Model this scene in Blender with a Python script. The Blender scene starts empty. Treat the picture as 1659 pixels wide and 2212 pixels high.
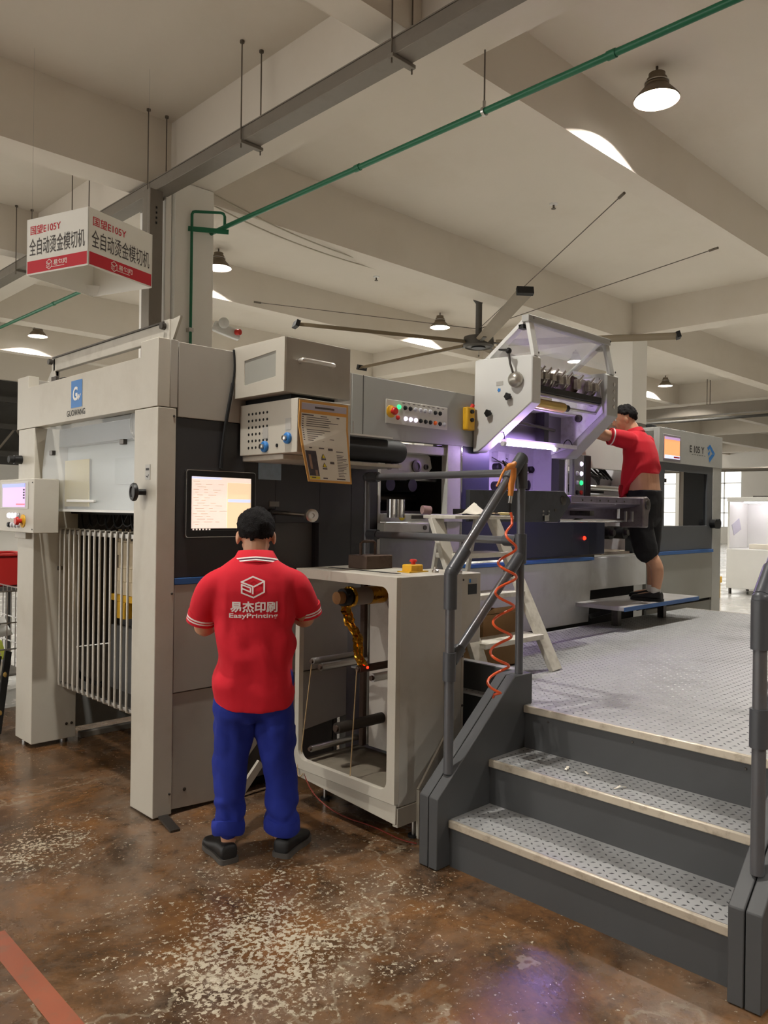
import bpy, bmesh, math, random
from mathutils import Vector, Matrix, noise
from mathutils.bvhtree import BVHTree
random.seed(7)
R = math.radians
SC = bpy.context.scene
COL = SC.collection

# ------------------------------------------------------------------ camera
F_PX, W_PX = 1700.0, 1659.0
CAM_H = 1.62
yaw, pit, rol = 0.7955, 0.0018, 0.0131
cr, sr, cp, sp = math.cos(rol), math.sin(rol), math.cos(pit), math.sin(pit)
Mcv = (Matrix(((cr, -sr, 0), (sr, cr, 0), (0, 0, 1))) @ Matrix(((1, 0, 0), (0, cp, -sp), (0, sp, cp))) @
       Matrix(((math.sin(yaw), -math.cos(yaw), 0), (0, 0, -1), (math.cos(yaw), math.sin(yaw), 0))))
cam_data = bpy.data.cameras.new('camera')
cam = bpy.data.objects.new('camera', cam_data)
COL.objects.link(cam)
right, down, fwd = Vector(Mcv[0]), Vector(Mcv[1]), Vector(Mcv[2])
cam.matrix_world = Matrix(((right.x, -down.x, -fwd.x, 0), (right.y, -down.y, -fwd.y, 0),
                           (right.z, -down.z, -fwd.z, CAM_H), (0, 0, 0, 1)))
cam_data.sensor_fit = 'HORIZONTAL'
cam_data.sensor_width = 36.0
cam_data.lens = 36.0 * F_PX / W_PX
cam_data.clip_start = 0.05
cam_data.clip_end = 300
SC.camera = cam

# ------------------------------------------------------------------ world, exposure
LAMP_POWER = 6500.0
world = bpy.data.worlds.new('daylight')
SC.world = world
world.use_nodes = True
bg = world.node_tree.nodes['Background']
bg.inputs[0].default_value = (1.0, 0.965, 0.91, 1)
bg.inputs[1].default_value = 2.1
SC.view_settings.view_transform = 'Standard'
SC.view_settings.look = 'None'
SC.view_settings.gamma = 1.0
SC.view_settings.use_curve_mapping = False
SC.view_settings.exposure = 0.42

# ------------------------------------------------------------------ materials
def lin(c):
    return tuple(((x / 255.0) / 12.92) if x / 255.0 <= 0.04045 else ((x / 255.0 + 0.055) / 1.055) ** 2.4 for x in c)

MATS = {}
def mat(name, rgb, rough=0.5, metal=0.0, var=0.08, scale=6.0, bump=0.0, bscale=60.0, dirt=None, dirt_amt=0.0,
        dscale=2.5, spec=0.5, coat=0.0, alpha=1.0, trans=0.0, emit=None, estr=0.0, ior=1.45):
    """rgb is sRGB 0-255; procedural noise breaks up colour and roughness"""
    if name in MATS:
        return MATS[name]
    m = bpy.data.materials.new(name)
    m.use_nodes = True
    nt = m.node_tree
    N, L = nt.nodes, nt.links
    b = N['Principled BSDF']
    c = lin(rgb)
    b.inputs['Roughness'].default_value = rough
    b.inputs['Metallic'].default_value = metal
    b.inputs['Specular IOR Level'].default_value = spec
    b.inputs['Coat Weight'].default_value = coat
    b.inputs['Alpha'].default_value = alpha
    b.inputs['Transmission Weight'].default_value = trans
    b.inputs['IOR'].default_value = ior
    tc = N.new('ShaderNodeTexCoord')
    nz = N.new('ShaderNodeTexNoise')
    nz.inputs['Scale'].default_value = scale
    nz.inputs['Detail'].default_value = 6
    L.new(tc.outputs['Object'], nz.inputs['Vector'])
    mx = N.new('ShaderNodeMix'); mx.data_type = 'RGBA'
    mx.inputs[6].default_value = (*[max(0, x * (1 - var)) for x in c], 1)
    mx.inputs[7].default_value = (*[min(1, x * (1 + var)) for x in c], 1)
    L.new(nz.outputs['Fac'], mx.inputs[0])
    out = mx.outputs[2]
    if dirt is not None:
        n2 = N.new('ShaderNodeTexNoise'); n2.inputs['Scale'].default_value = dscale; n2.inputs['Detail'].default_value = 9
        n2.inputs['Roughness'].default_value = 0.65
        L.new(tc.outputs['Object'], n2.inputs['Vector'])
        rp = N.new('ShaderNodeValToRGB')
        rp.color_ramp.elements[0].position = 0.5; rp.color_ramp.elements[0].color = (0, 0, 0, 1)
        rp.color_ramp.elements[1].position = 0.72; rp.color_ramp.elements[1].color = (dirt_amt,) * 3 + (1,)
        L.new(n2.outputs['Fac'], rp.inputs[0])
        m2 = N.new('ShaderNodeMix'); m2.data_type = 'RGBA'
        L.new(rp.outputs[0], m2.inputs[0]); L.new(out, m2.inputs[6])
        m2.inputs[7].default_value = (*lin(dirt), 1)
        out = m2.outputs[2]
    L.new(out, b.inputs['Base Color'])
    if bump > 0:
        n3 = N.new('ShaderNodeTexNoise'); n3.inputs['Scale'].default_value = bscale; n3.inputs['Detail'].default_value = 4
        L.new(tc.outputs['Object'], n3.inputs['Vector'])
        bp = N.new('ShaderNodeBump'); bp.inputs['Strength'].default_value = bump; bp.inputs['Distance'].default_value = 0.01
        L.new(n3.outputs['Fac'], bp.inputs['Height']); L.new(bp.outputs[0], b.inputs['Normal'])
    if emit is not None:
        b.inputs['Emission Color'].default_value = (*lin(emit), 1)
        b.inputs['Emission Strength'].default_value = estr
    MATS[name] = m
    return m

cream = mat('cream_paint', (192, 187, 174), 0.42, var=0.04, bump=0.03, bscale=220, dirt=(150, 138, 118), dirt_amt=0.25)
cream2 = mat('cream_paint_worn', (188, 183, 171), 0.45, var=0.05, bump=0.03, bscale=220, dirt=(120, 108, 90), dirt_amt=0.45, dscale=4)
warmgrey = mat('warm_grey_paint', (170, 165, 155), 0.45, var=0.04, bump=0.03, bscale=220, dirt=(120, 112, 100), dirt_amt=0.2)
white = mat('white_paint', (226, 226, 222), 0.4, var=0.03)
graphite = mat('graphite_paint', (50, 50, 52), 0.4, var=0.1, bump=0.04, bscale=260)
navy = mat('dark_blue_paint', (44, 47, 62), 0.38, var=0.08, bump=0.03, bscale=260)
black = mat('black_plastic', (16, 16, 17), 0.45, var=0.15)
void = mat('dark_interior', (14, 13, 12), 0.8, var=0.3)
rubber = mat('black_rubber', (24, 24, 25), 0.62, var=0.15, bump=0.05)
steel = mat('brushed_steel', (190, 188, 184), 0.28, 1.0, var=0.1, dirt=(110, 100, 90), dirt_amt=0.4)
darksteel = mat('oily_steel', (92, 88, 84), 0.4, 0.9, var=0.25, dirt=(40, 34, 30), dirt_amt=0.8, dscale=9)
chrome = mat('chrome', (225, 225, 225), 0.12, 1.0, var=0.02)
rust = mat('rusty_steel', (86, 70, 60), 0.7, 0.4, var=0.25, dirt=(60, 40, 28), dirt_amt=0.8, dscale=12)
stairgrey = mat('grey_stair_paint', (70, 71, 72), 0.5, var=0.07, bump=0.03, dirt=(66, 66, 66), dirt_amt=0.5)
railgrey = mat('grey_rail_pipe', (92, 93, 96), 0.3, 0.2, var=0.1, dirt=(90, 66, 52), dirt_amt=0.55, dscale=3)
fitgrey = mat('grey_pipe_fitting', (74, 76, 80), 0.38, 0.1, var=0.06)
deckm = mat('deck_plate', (172, 173, 173), 0.40, 0.2, var=0.1, scale=3, dirt=(96, 94, 92), dirt_amt=0.6, dscale=1.6, bump=0.03)
treadm = mat('tread_plate', (166, 167, 167), 0.36, 0.3, var=0.1, scale=3, dirt=(105, 103, 100), dirt_amt=0.5, dscale=3)
nosing = mat('worn_nosing', (196, 186, 168), 0.4, 0.5, var=0.12, dirt=(120, 104, 84), dirt_amt=0.7, dscale=14)
studm = mat('stud_metal', (84, 85, 87), 0.35, 0.3, var=0.1)
bluetape = mat('blue_strip', (52, 98, 160), 0.4, var=0.1)
yellow = mat('yellow_paint', (222, 172, 38), 0.5, var=0.1, dirt=(120, 90, 30), dirt_amt=0.5, dscale=10)
redm = mat('red_plastic', (200, 44, 34), 0.35, var=0.05)
orange = mat('orange_hose', (236, 96, 48), 0.35, var=0.05)
gunorange = mat('orange_gun', (222, 140, 60), 0.5, var=0.1)
gold = mat('gold_foil', (212, 160, 52), 0.16, 1.0, var=0.12, bump=0.6, bscale=34)
goldm = mat('gold_roll', (190, 160, 92), 0.35, 0.6, var=0.08)
ceil = mat('ceiling_paint', (214, 206, 193), 0.9, var=0.03, scale=1.2, dirt=(200, 189, 172), dirt_amt=0.35, dscale=0.7)
wallm = mat('wall_paint', (232, 229, 222), 0.9, var=0.03, scale=1.5)
trunkm = mat('galvanised_trunking', (122, 115, 105), 0.5, 0.3, var=0.12, dirt=(100, 90, 78), dirt_amt=0.4, dscale=6)
rodm = mat('hanger_steel', (104, 96, 86), 0.55, 0.6, var=0.15)
green = mat('green_pipe', (30, 104, 72), 0.4, var=0.1)
ladderm = mat('ladder_paint', (212, 208, 196), 0.5, var=0.06, dirt=(120, 110, 95), dirt_amt=0.6, dscale=6)
card = mat('cardboard', (150, 116, 78), 0.85, var=0.1, bump=0.05)
paper = mat('paper', (228, 222, 208), 0.8, var=0.03)
paperpile = mat('paper_pile', (214, 198, 168), 0.85, var=0.06, scale=30)
signwhite = mat('sign_board', (240, 238, 230), 0.55, var=0.02)
signred = mat('sign_red', (206, 40, 56), 0.5, var=0.03)
signgrey = mat('sign_grey', (84, 80, 78), 0.5, var=0.03)
logoblue = mat('logo_blue', (48, 120, 190), 0.45, var=0.04)
inkblack = mat('ink_black', (40, 38, 36), 0.6, var=0.05)
fanblade = mat('fan_blade', (120, 106, 84), 0.5, 0.3, var=0.1)
fanmotor = mat('fan_motor', (84, 80, 74), 0.5, 0.4, var=0.1)
lampshade = mat('lamp_housing', (120, 108, 92), 0.45, 0.5, var=0.1)
lampwhite = mat('lamp_reflector', (245, 248, 250), 0.35, var=0.0)
bulb = mat('lamp_emitter', (255, 255, 255), 0.5, var=0.0, emit=(255, 250, 242), estr=LAMP_POWER)
led = mat('led_tube', (255, 255, 255), 0.5, var=0.0, emit=(206, 170, 255), estr=120.0)
boothlight = mat('booth_tube', (255, 255, 255), 0.5, var=0.0, emit=(252, 244, 255), estr=26.0)
scr = mat('screen_page', (255, 240, 226), 0.3, var=0.02, emit=(255, 232, 215), estr=0.62)
scr_side = mat('screen_page_side', (255, 226, 170), 0.3, var=0.02, emit=(255, 224, 184), estr=0.62)
scr_bar = mat('screen_bar', (205, 214, 240), 0.3, var=0.02, emit=(205, 214, 245), estr=0.75)
scr_lilac = mat('screen_lilac', (220, 190, 235), 0.3, var=0.02, emit=(214, 168, 236), estr=0.32)
scr_orange = mat('screen_orange', (245, 180, 120), 0.3, var=0.02, emit=(252, 176, 118), estr=0.55)
btn_w = mat('button_lit_white', (240, 230, 250), 0.3, emit=(240, 226, 255), estr=0.9)
btn_g = mat('button_lit_green', (60, 220, 120), 0.3, emit=(40, 230, 120), estr=1.5)
btn_o = mat('button_orange', (222, 98, 34), 0.3)
btn_off = mat('button_grey', (190, 190, 196), 0.3, var=0.02)
red_led = mat('red_indicator', (255, 40, 20), 0.3, emit=(255, 40, 20), estr=3.0)
glassm = mat('clear_guard', (236, 240, 244), 0.08, var=0.0, alpha=0.24, spec=0.6)
hoodglass = mat('clear_hood', (232, 238, 240), 0.1, var=0.02, alpha=0.24, spec=0.6)
skyglass = mat('window_glass', (250, 252, 255), 0.05, var=0.0, alpha=0.12)
shirt = mat('red_polo_cloth', (206, 24, 44), 0.85, var=0.07, scale=14, bump=0.10, bscale=420)
shirt2 = mat('red_polo_cloth_worn', (200, 26, 44), 0.85, var=0.07, scale=14, bump=0.10, bscale=420)
trous = mat('blue_work_cloth', (24, 42, 138), 0.85, var=0.2, scale=18, bump=0.12, bscale=380)
shorts_m = mat('black_shorts_cloth', (18, 18, 21), 0.85, var=0.15, bump=0.1, bscale=300)
skin = mat('skin', (196, 148, 118), 0.5, var=0.06, scale=20)
hairm = mat('black_hair', (20, 18, 18), 0.8, spec=0.2, var=0.3, scale=60, bump=0.6, bscale=160)
shoem = mat('black_shoe', (22, 22, 23), 0.5, var=0.2, bump=0.05)
solem = mat('shoe_sole', (74, 70, 66), 0.7, var=0.1)
sockm = mat('white_sock', (216, 214, 208), 0.9, var=0.05)
stripew = mat('white_trim', (232, 222, 220), 0.8, var=0.02)
hullm = mat('dark_truss_steel', (62, 60, 56), 0.7, var=0.2)

# floor: stained brown coated concrete with chips
def floor_material():
    m = bpy.data.materials.new('stained_floor'); m.use_nodes = True
    nt = m.node_tree; N, L = nt.nodes, nt.links
    b = N['Principled BSDF']
    tc = N.new('ShaderNodeTexCoord')
    def nz(scale, detail=8, rough=0.6, dist=0.0, off=0.0):
        n = N.new('ShaderNodeTexNoise'); n.inputs['Scale'].default_value = scale; n.inputs['Detail'].default_value = detail
        n.inputs['Roughness'].default_value = rough; n.inputs['Distortion'].default_value = dist
        mp = N.new('ShaderNodeMapping'); mp.inputs['Location'].default_value = (off, off * 0.7, 0)
        L.new(tc.outputs['Object'], mp.inputs[0]); L.new(mp.outputs[0], n.inputs['Vector'])
        return n.outputs['Fac']
    def ramp(src, p0, p1, c0=(0, 0, 0, 1), c1=(1, 1, 1, 1)):
        r = N.new('ShaderNodeValToRGB'); r.color_ramp.elements[0].position = p0; r.color_ramp.elements[1].position = p1
        r.color_ramp.elements[0].color = c0; r.color_ramp.elements[1].color = c1
        L.new(src, r.inputs[0]); return r.outputs[0]
    def mix(f, a, bb):
        x = N.new('ShaderNodeMix'); x.data_type = 'RGBA'
        if isinstance(f, float): x.inputs[0].default_value = f
        else: L.new(f, x.inputs[0])
        for i, s in ((6, a), (7, bb)):
            if isinstance(s, tuple): x.inputs[i].default_value = s
            else: L.new(s, x.inputs[i])
        return x.outputs[2]
    def math_(op, a, bb):
        x = N.new('ShaderNodeMath'); x.operation = op; x.use_clamp = True
        for i, s in enumerate((a, bb)):
            if isinstance(s, (int, float)): x.inputs[i].default_value = s
            else: L.new(s, x.inputs[i])
        return x.outputs[0]
    def spot(x, y, r):
        mp = N.new('ShaderNodeVectorMath'); mp.operation = 'DISTANCE'
        L.new(tc.outputs['Object'], mp.inputs[0]); mp.inputs[1].default_value = (x, y, 0)
        rg = N.new('ShaderNodeMapRange'); rg.inputs[1].default_value = 0; rg.inputs[2].default_value = r
        rg.inputs[3].default_value = 1; rg.inputs[4].default_value = 0
        L.new(mp.outputs['Value'], rg.inputs[0]); return rg.outputs[0]
    col = mix(ramp(nz(2.4, 12, 0.72, 0.5), 0.36, 0.64), (*lin((60, 42, 25)), 1), (*lin((126, 88, 52)), 1))
    col = mix(ramp(nz(0.9, 10, 0.7, 0.4, 5.0), 0.5, 0.72), col, (*lin((50, 38, 27)), 1))
    col = mix(math_('MULTIPLY', ramp(nz(1.3, 12, 0.75, 0.3, 9.0), 0.46, 0.66), 0.8), col, (*lin((124, 108, 92)), 1))
    col = mix(math_('MULTIPLY', ramp(nz(9.0, 8, 0.7, 0.4, 6.0), 0.52, 0.66), 0.45), col, (*lin((46, 33, 22)), 1))
    # worn-through chips of pale concrete; denser where feet pass
    wear = math_('ADD', math_('ADD', math_('MULTIPLY', spot(1.50, 2.34, 0.45), 0.10), math_('MULTIPLY', spot(2.00, 2.55, 0.95), 0.12)),
                 math_('ADD', math_('MULTIPLY', spot(1.46, 3.80, 0.5), 0.15), math_('MULTIPLY', spot(1.78, 2.20, 0.5), 0.07)))
    wear = math_('ADD', wear, math_('MULTIPLY', nz(5.0, 6, 0.65, 0.4, 3.0), 0.30))
    chips = math_('ADD', nz(44.0, 8, 0.66, 0.3), wear)
    col = mix(ramp(chips, 0.795, 0.83), col, (*lin((176, 166, 146)), 1))
    col = mix(math_('MULTIPLY', ramp(math_('ADD', nz(70.0, 3, 0.5, 0.1, 2.0), math_('MULTIPLY', wear, 0.25)), 0.73, 0.77), 0.8), col, (*lin((190, 182, 166)), 1))
    # crack lines
    vo = N.new('ShaderNodeTexVoronoi'); vo.feature = 'DISTANCE_TO_EDGE'; vo.inputs['Scale'].default_value = 0.55
    wv = N.new('ShaderNodeVectorMath'); wv.operation = 'ADD'
    nn = N.new('ShaderNodeTexNoise'); nn.inputs['Scale'].default_value = 3.0; nn.inputs['Detail'].default_value = 6
    L.new(tc.outputs['Object'], nn.inputs['Vector'])
    L.new(tc.outputs['Object'], wv.inputs[0]); L.new(nn.outputs['Color'], wv.inputs[1]); L.new(wv.outputs[0], vo.inputs['Vector'])
    col = mix(math_('MULTIPLY', ramp(vo.outputs['Distance'], 0.003, 0.008, (1, 1, 1, 1), (0, 0, 0, 1)), 0.4), col, (*lin((152, 142, 122)), 1))
    # beyond the machine the floor is pale epoxy
    sx = N.new('ShaderNodeSeparateXYZ'); L.new(tc.outputs['Object'], sx.inputs[0])
    far = math_('MAXIMUM', math_('GREATER_THAN', sx.outputs[0], 8.6), math_('GREATER_THAN', sx.outputs[1], 6.6))
    pale = mix(nz(0.7, 6, 0.6, 0, 7.0), (*lin((176, 176, 172)), 1), (*lin((204, 203, 198)), 1))
    col = mix(far, col, pale)
    L.new(col, b.inputs['Base Color'])
    rg = ramp(nz(2.2, 8, 0.65, 0.2, 4.0), 0.35, 0.7, (0.10, 0.10, 0.10, 1), (0.40, 0.40, 0.40, 1))
    L.new(rg, b.inputs['Roughness'])
    b.inputs['Specular IOR Level'].default_value = 0.55
    bp = N.new('ShaderNodeBump'); bp.inputs['Strength'].default_value = 0.18; bp.inputs['Distance'].default_value = 0.004
    L.new(chips, bp.inputs['Height']); L.new(bp.outputs[0], b.inputs['Normal'])
    return m
floorm = floor_material()

# ------------------------------------------------------------------ mesh helpers
WM = {}
class MB:
    def __init__(self):
        self.v, self.f = [], []
    def add(self, vs, fs):
        o = len(self.v)
        self.v += [Vector(p) for p in vs]
        self.f += [tuple(i + o for i in f) for f in fs]
        return self
    def box(self, x0, x1, y0, y1, z0, z1):
        return self.add([(x, y, z) for x in (x0, x1) for y in (y0, y1) for z in (z0, z1)],
                        [(0, 1, 3, 2), (4, 6, 7, 5), (0, 4, 5, 1), (2, 3, 7, 6), (0, 2, 6, 4), (1, 5, 7, 3)])
    def bar(self, p0, p1, w, h, up=(0, 0, 1)):
        """rectangular bar from p0 to p1, width w across, height h along up"""
        p0, p1, up = Vector(p0), Vector(p1), Vector(up)
        t = (p1 - p0).normalized()
        s = t.cross(up)
        if s.length < 1e-4: s = t.cross(Vector((1, 0, 0)))
        s.normalize(); u = s.cross(t)
        return self.add([p + s * a * w / 2 + u * b * h / 2 for p in (p0, p1) for a in (-1, 1) for b in (-1, 1)],
                        [(0, 1, 3, 2), (4, 6, 7, 5), (0, 4, 5, 1), (2, 3, 7, 6), (0, 2, 6, 4), (1, 5, 7, 3)])
    def prism(self, pts, axis, a, b):
        def P(p, k):
            return {'x': (k, p[0], p[1]), 'y': (p[0], k, p[1]), 'z': (p[0], p[1], k)}[axis]
        n = len(pts)
        vs = [P(p, a) for p in pts] + [P(p, b) for p in pts]
        fs = [tuple(range(n)), tuple(range(2 * n - 1, n - 1, -1))] + [(i, (i + 1) % n, n + (i + 1) % n, n + i) for i in range(n)]
        return self.add(vs, fs)
    def frame(self, outer, inner, axis, a, b):
        """plate with a hole; outer and inner are loops with the same number of points"""
        def P(p, k):
            return {'x': (k, p[0], p[1]), 'y': (p[0], k, p[1]), 'z': (p[0], p[1], k)}[axis]
        n = len(outer)
        vs = [P(p, k) for k in (a, b) for lp in (outer, inner) for p in lp]
        fs = []
        for i in range(n):
            j = (i + 1) % n
            fs += [(i, j, n + j, n + i), (2 * n + i, 3 * n + i, 3 * n + j, 2 * n + j),
                   (i, 2 * n + i, 2 * n + j, j), (n + i, n + j, 3 * n + j, 3 * n + i)]
        return self.add(vs, fs)
    def tube(self, path, r, n=10, cap=True):
        path = [Vector(p) for p in path]
        rs = r if isinstance(r, (list, tuple)) else [r] * len(path)
        ref = None
        o = len(self.v); m = len(path)
        for k, p in enumerate(path):
            t = (path[min(k + 1, m - 1)] - path[max(k - 1, 0)])
            t = t.normalized() if t.length > 1e-9 else Vector((0, 0, 1))
            if ref is None:
                ref = Vector((0, 0, 1)) if abs(t.z) < 0.9 else Vector((1, 0, 0))
            s = t.cross(ref); s.normalize(); ref = s.cross(t).normalized()
            for i in range(n):
                an = 2 * math.pi * i / n
                self.v.append(p + (s * math.cos(an) + ref * math.sin(an)) * rs[k])
        for k in range(m - 1):
            for i in range(n):
                j = (i + 1) % n
                self.f.append((o + k * n + i, o + k * n + j, o + (k + 1) * n + j, o + (k + 1) * n + i))
        if cap:
            self.f.append(tuple(o + i for i in range(n)))
            self.f.append(tuple(o + (m - 1) * n + i for i in range(n)))
        return self
    def cyl(self, p0, p1, r, n=16, r2=None):
        return self.tube([p0, p1], [r, r if r2 is None else r2], n)
    def lathe(self, prof, c, n=24, axis=(0, 0, 1), cap=True):
        """prof: (radius, height along axis)"""
        c, ax = Vector(c), Vector(axis).normalized()
        s = ax.cross(Vector((0, 0, 1)) if abs(ax.z) < 0.9 else Vector((1, 0, 0))).normalized(); t = ax.cross(s)
        o = len(self.v)
        for (r, h) in prof:
            for i in range(n):
                a = 2 * math.pi * i / n
                self.v.append(c + ax * h + (s * math.cos(a) + t * math.sin(a)) * r)
        for k in range(len(prof) - 1):
            for i in range(n):
                j = (i + 1) % n
                self.f.append((o + k * n + i, o + k * n + j, o + (k + 1) * n + j, o + (k + 1) * n + i))
        if cap:
            self.f.append(tuple(o + i for i in range(n)))
            self.f.append(tuple(o + (len(prof) - 1) * n + i for i in range(n)))
        return self
    def ball(self, c, r, n=12, sc=(1, 1, 1)):
        o = len(self.v); c = Vector(c); rings = n // 2
        for k in range(1, rings):
            th = math.pi * k / rings
            for i in range(n):
                a = 2 * math.pi * i / n
                self.v.append(c + Vector((r * math.sin(th) * math.cos(a) * sc[0], r * math.sin(th) * math.sin(a) * sc[1], r * math.cos(th) * sc[2])))
        self.v.append(c + Vector((0, 0, r * sc[2]))); self.v.append(c - Vector((0, 0, r * sc[2])))
        top, bot = len(self.v) - 2, len(self.v) - 1
        for k in range(rings - 2):
            for i in range(n):
                j = (i + 1) % n
                self.f.append((o + k * n + i, o + k * n + j, o + (k + 1) * n + j, o + (k + 1) * n + i))
        for i in range(n):
            j = (i + 1) % n
            self.f.append((o + i, o + j, top)); self.f.append((o + (rings - 2) * n + i, o + (rings - 2) * n + j, bot))
        return self
    def build(self, name, material, parent=None, bevel=0.0, smooth=40, local=False):
        me = bpy.data.meshes.new(name)
        inv = None
        if parent is not None and not local:
            inv = WM[parent.name].inverted()
        vs = [inv @ p for p in self.v] if inv is not None else self.v
        me.from_pydata([tuple(p) for p in vs], [], self.f)
        bm = bmesh.new(); bm.from_mesh(me)
        bmesh.ops.recalc_face_normals(bm, faces=bm.faces)
        bm.to_mesh(me); bm.free()
        if smooth:
            me.polygons.foreach_set('use_smooth', [True] * len(me.polygons))
            me.set_sharp_from_angle(angle=R(smooth))
        me.materials.append(material)
        o = bpy.data.objects.new(name, me)
        COL.objects.link(o)
        if parent is not None:
            o.parent = parent
            WM[o.name] = WM[parent.name]
        else:
            WM[o.name] = Matrix.Identity(4)
        if bevel:
            md = o.modifiers.new('bevel', 'BEVEL'); md.width = bevel; md.segments = 2
            md.limit_method = 'ANGLE'; md.angle_limit = R(40)
        return o

def tag(o, label=None, cat=None, group=None, kind=None):
    if label: o['label'] = label
    if cat: o['category'] = cat
    if group: o['group'] = group
    if kind: o['kind'] = kind
    return o

def thing(name, label, cat, loc=(0, 0, 0), rz=0.0, group=None):
    o = bpy.data.objects.new(name, None)
    o.empty_display_size = 0.1
    COL.objects.link(o)
    o.location = loc; o.rotation_euler = (0, 0, rz)
    WM[o.name] = Matrix.Translation(loc) @ Matrix.Rotation(rz, 4, 'Z')
    return tag(o, label, cat, group)

def copy_tree(o, parent=None):
    c = o.copy(); COL.objects.link(c); c.parent = parent
    for ch in list(o.children):
        if ch.name in COL.objects: copy_tree(ch, c)
    return c

def box(name, m, parent, x0, x1, y0, y1, z0, z1, bevel=0.004):
    return MB().box(x0, x1, y0, y1, z0, z1).build(name, m, parent, bevel)

def rrect(a0, a1, b0, b1, r, k=5):
    pts = []
    for (cx, cy, st) in ((a1 - r, b1 - r, 0), (a0 + r, b1 - r, 90), (a0 + r, b0 + r, 180), (a1 - r, b0 + r, 270)):
        for i in range(k):
            a = R(st + 90 * i / (k - 1)); pts.append((cx + r * math.cos(a), cy + r * math.sin(a)))
    return pts

def bez(p0, p1, p2, p3, n=14):
    p0, p1, p2, p3 = map(Vector, (p0, p1, p2, p3))
    return [p0 * (1 - t) ** 3 + p1 * 3 * t * (1 - t) ** 2 + p2 * 3 * t * t * (1 - t) + p3 * t ** 3 for t in [i / n for i in range(n + 1)]]

def text_geo(s, bold=0.0):
    cu = bpy.data.curves.new('text_tmp', 'FONT'); cu.body = s; cu.size = 1.0; cu.offset = bold; cu.resolution_u = 3
    cu.extrude = 0.0; cu.fill_mode = 'FRONT'
    ob = bpy.data.objects.new('text_tmp', cu); COL.objects.link(ob)
    dg = bpy.context.evaluated_depsgraph_get()
    me = bpy.data.meshes.new_from_object(ob.evaluated_get(dg))
    vs = [v.co.copy() for v in me.vertices]; fs = [tuple(p.vertices) for p in me.polygons]
    bpy.data.objects.remove(ob); bpy.data.curves.remove(cu); bpy.data.meshes.remove(me)
    x0 = min(v.x for v in vs); x1 = max(v.x for v in vs); y0 = min(v.y for v in vs); y1 = max(v.y for v in vs)
    return [((v.x - x0) / (x1 - x0), (v.y - y0) / (y1 - y0)) for v in vs], fs

def text_on(name, s, m, parent, origin, rt, up, w, h, bold=0.0, lift=0.0015, proj=None, shear=0.0):
    """lettering fitted to a w x h box whose lower left corner is origin"""
    uv, fs = text_geo(s, bold)
    o, rt, up = Vector(origin), Vector(rt).normalized(), Vector(up).normalized()
    nrm = rt.cross(up)
    mb = MB()
    pts = [o + rt * (u * w + shear * v * h) + up * (v * h) + nrm * lift for u, v in uv]
    if proj: pts = [proj(p) for p in pts]
    mb.v = pts; mb.f = fs
    ob = mb.build(name, m, parent, smooth=0)
    return ob

def poly_on(name, loops, m, parent, origin, rt, up, lift=0.0015, proj=None):
    o, rt, up = Vector(origin), Vector(rt).normalized(), Vector(up).normalized()
    nrm = rt.cross(up); mb = MB()
    for lp in loops:
        ps = [o + rt * a + up * b + nrm * lift for a, b in lp]
        if proj: ps = [proj(p) for p in ps]
        mb.add(ps, [tuple(range(len(ps)))])
    return mb.build(name, m, parent, smooth=0)

def stroke(pts, w):
    """list of quads along a polyline of 2-D points"""
    out = []
    for (a, b) in zip(pts[:-1], pts[1:]):
        a, b = Vector(a), Vector(b); t = (b - a).normalized(); n = Vector((-t.y, t.x)) * w / 2
        a2, b2 = a - t * w * 0.35, b + t * w * 0.35
        out.append([tuple(a2 - n), tuple(b2 - n), tuple(b2 + n), tuple(a2 + n)])
    return out
def subdiv_quads(qs, k=4):
    out = []
    for q in qs:
        a, b, c, d = map(Vector, q)
        for i in range(k):
            s, t = i / k, (i + 1) / k
            out.append([tuple(a.lerp(b, s)), tuple(a.lerp(b, t)), tuple(d.lerp(c, t)), tuple(d.lerp(c, s))])
    return out

# ================================================================== THE HALL
def struct(name, mb, m, label=None, bevel=0.0):
    o = mb.build(name, m, None, bevel)
    o['kind'] = 'structure'
    if label: o['label'] = label
    return o

XA, XB, YA, YB = -12.0, 45.0, -14.0, 24.0
SLAB, SOFF = 5.6, 5.0
struct('floor', MB().box(XA, XB, YA, YB, -0.2, 0.0), floorm, 'stained brown concrete floor with pale worn chips')
struct('ceiling', MB().box(XA, XB, YA, YB, SLAB, SLAB + 0.2), ceil, 'off-white concrete ceiling slab between the beams')
for k in range(-1, 5):
    x = 4.10 + 9.65 * k
    struct('ceiling_beam', MB().box(x, x + 0.457, YA, YB, SOFF, SLAB), ceil, 'painted main ceiling beam running across the hall')
for k in range(-2, 3):
    y = 3.87 + 7.1 * k
    struct('ceiling_beam', MB().box(XA, XB, y, y + 0.27, SOFF + 0.003, SLAB), ceil, 'painted narrow ceiling beam running along the hall')
    y = 7.40 + 7.1 * k
    struct('ceiling_beam', MB().box(XA, XB, y, y + 0.36, SOFF - 0.1, SLAB), ceil, 'painted wide ceiling beam on the column line')
for kx in (0, 1, 2, 3):
    for ky in (0, 1, 2):
        x, y = 4.0 + 9.65 * kx, 7.31 + 7.1 * ky
        if y > 22.9: continue
        struct('column', MB().box(x, x + 0.565, y, y + 0.56, 0, SOFF), wallm, 'square white painted concrete column', bevel=0.012)
struct('added_wall_left', MB().box(XA - 0.2, XA, YA, 0.5, 0, SLAB), wallm, 'pale end wall added beside the open daylight end to cut side light')  # out-of-view wall added to keep daylight off the operator-side faces
struct('added_wall_front', MB().box(XA, XB, YA - 0.2, YA, 0, SLAB), wallm, 'pale wall added on the operator side to cut daylight')  # unseen wall added so daylight comes mostly from the open end
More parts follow.
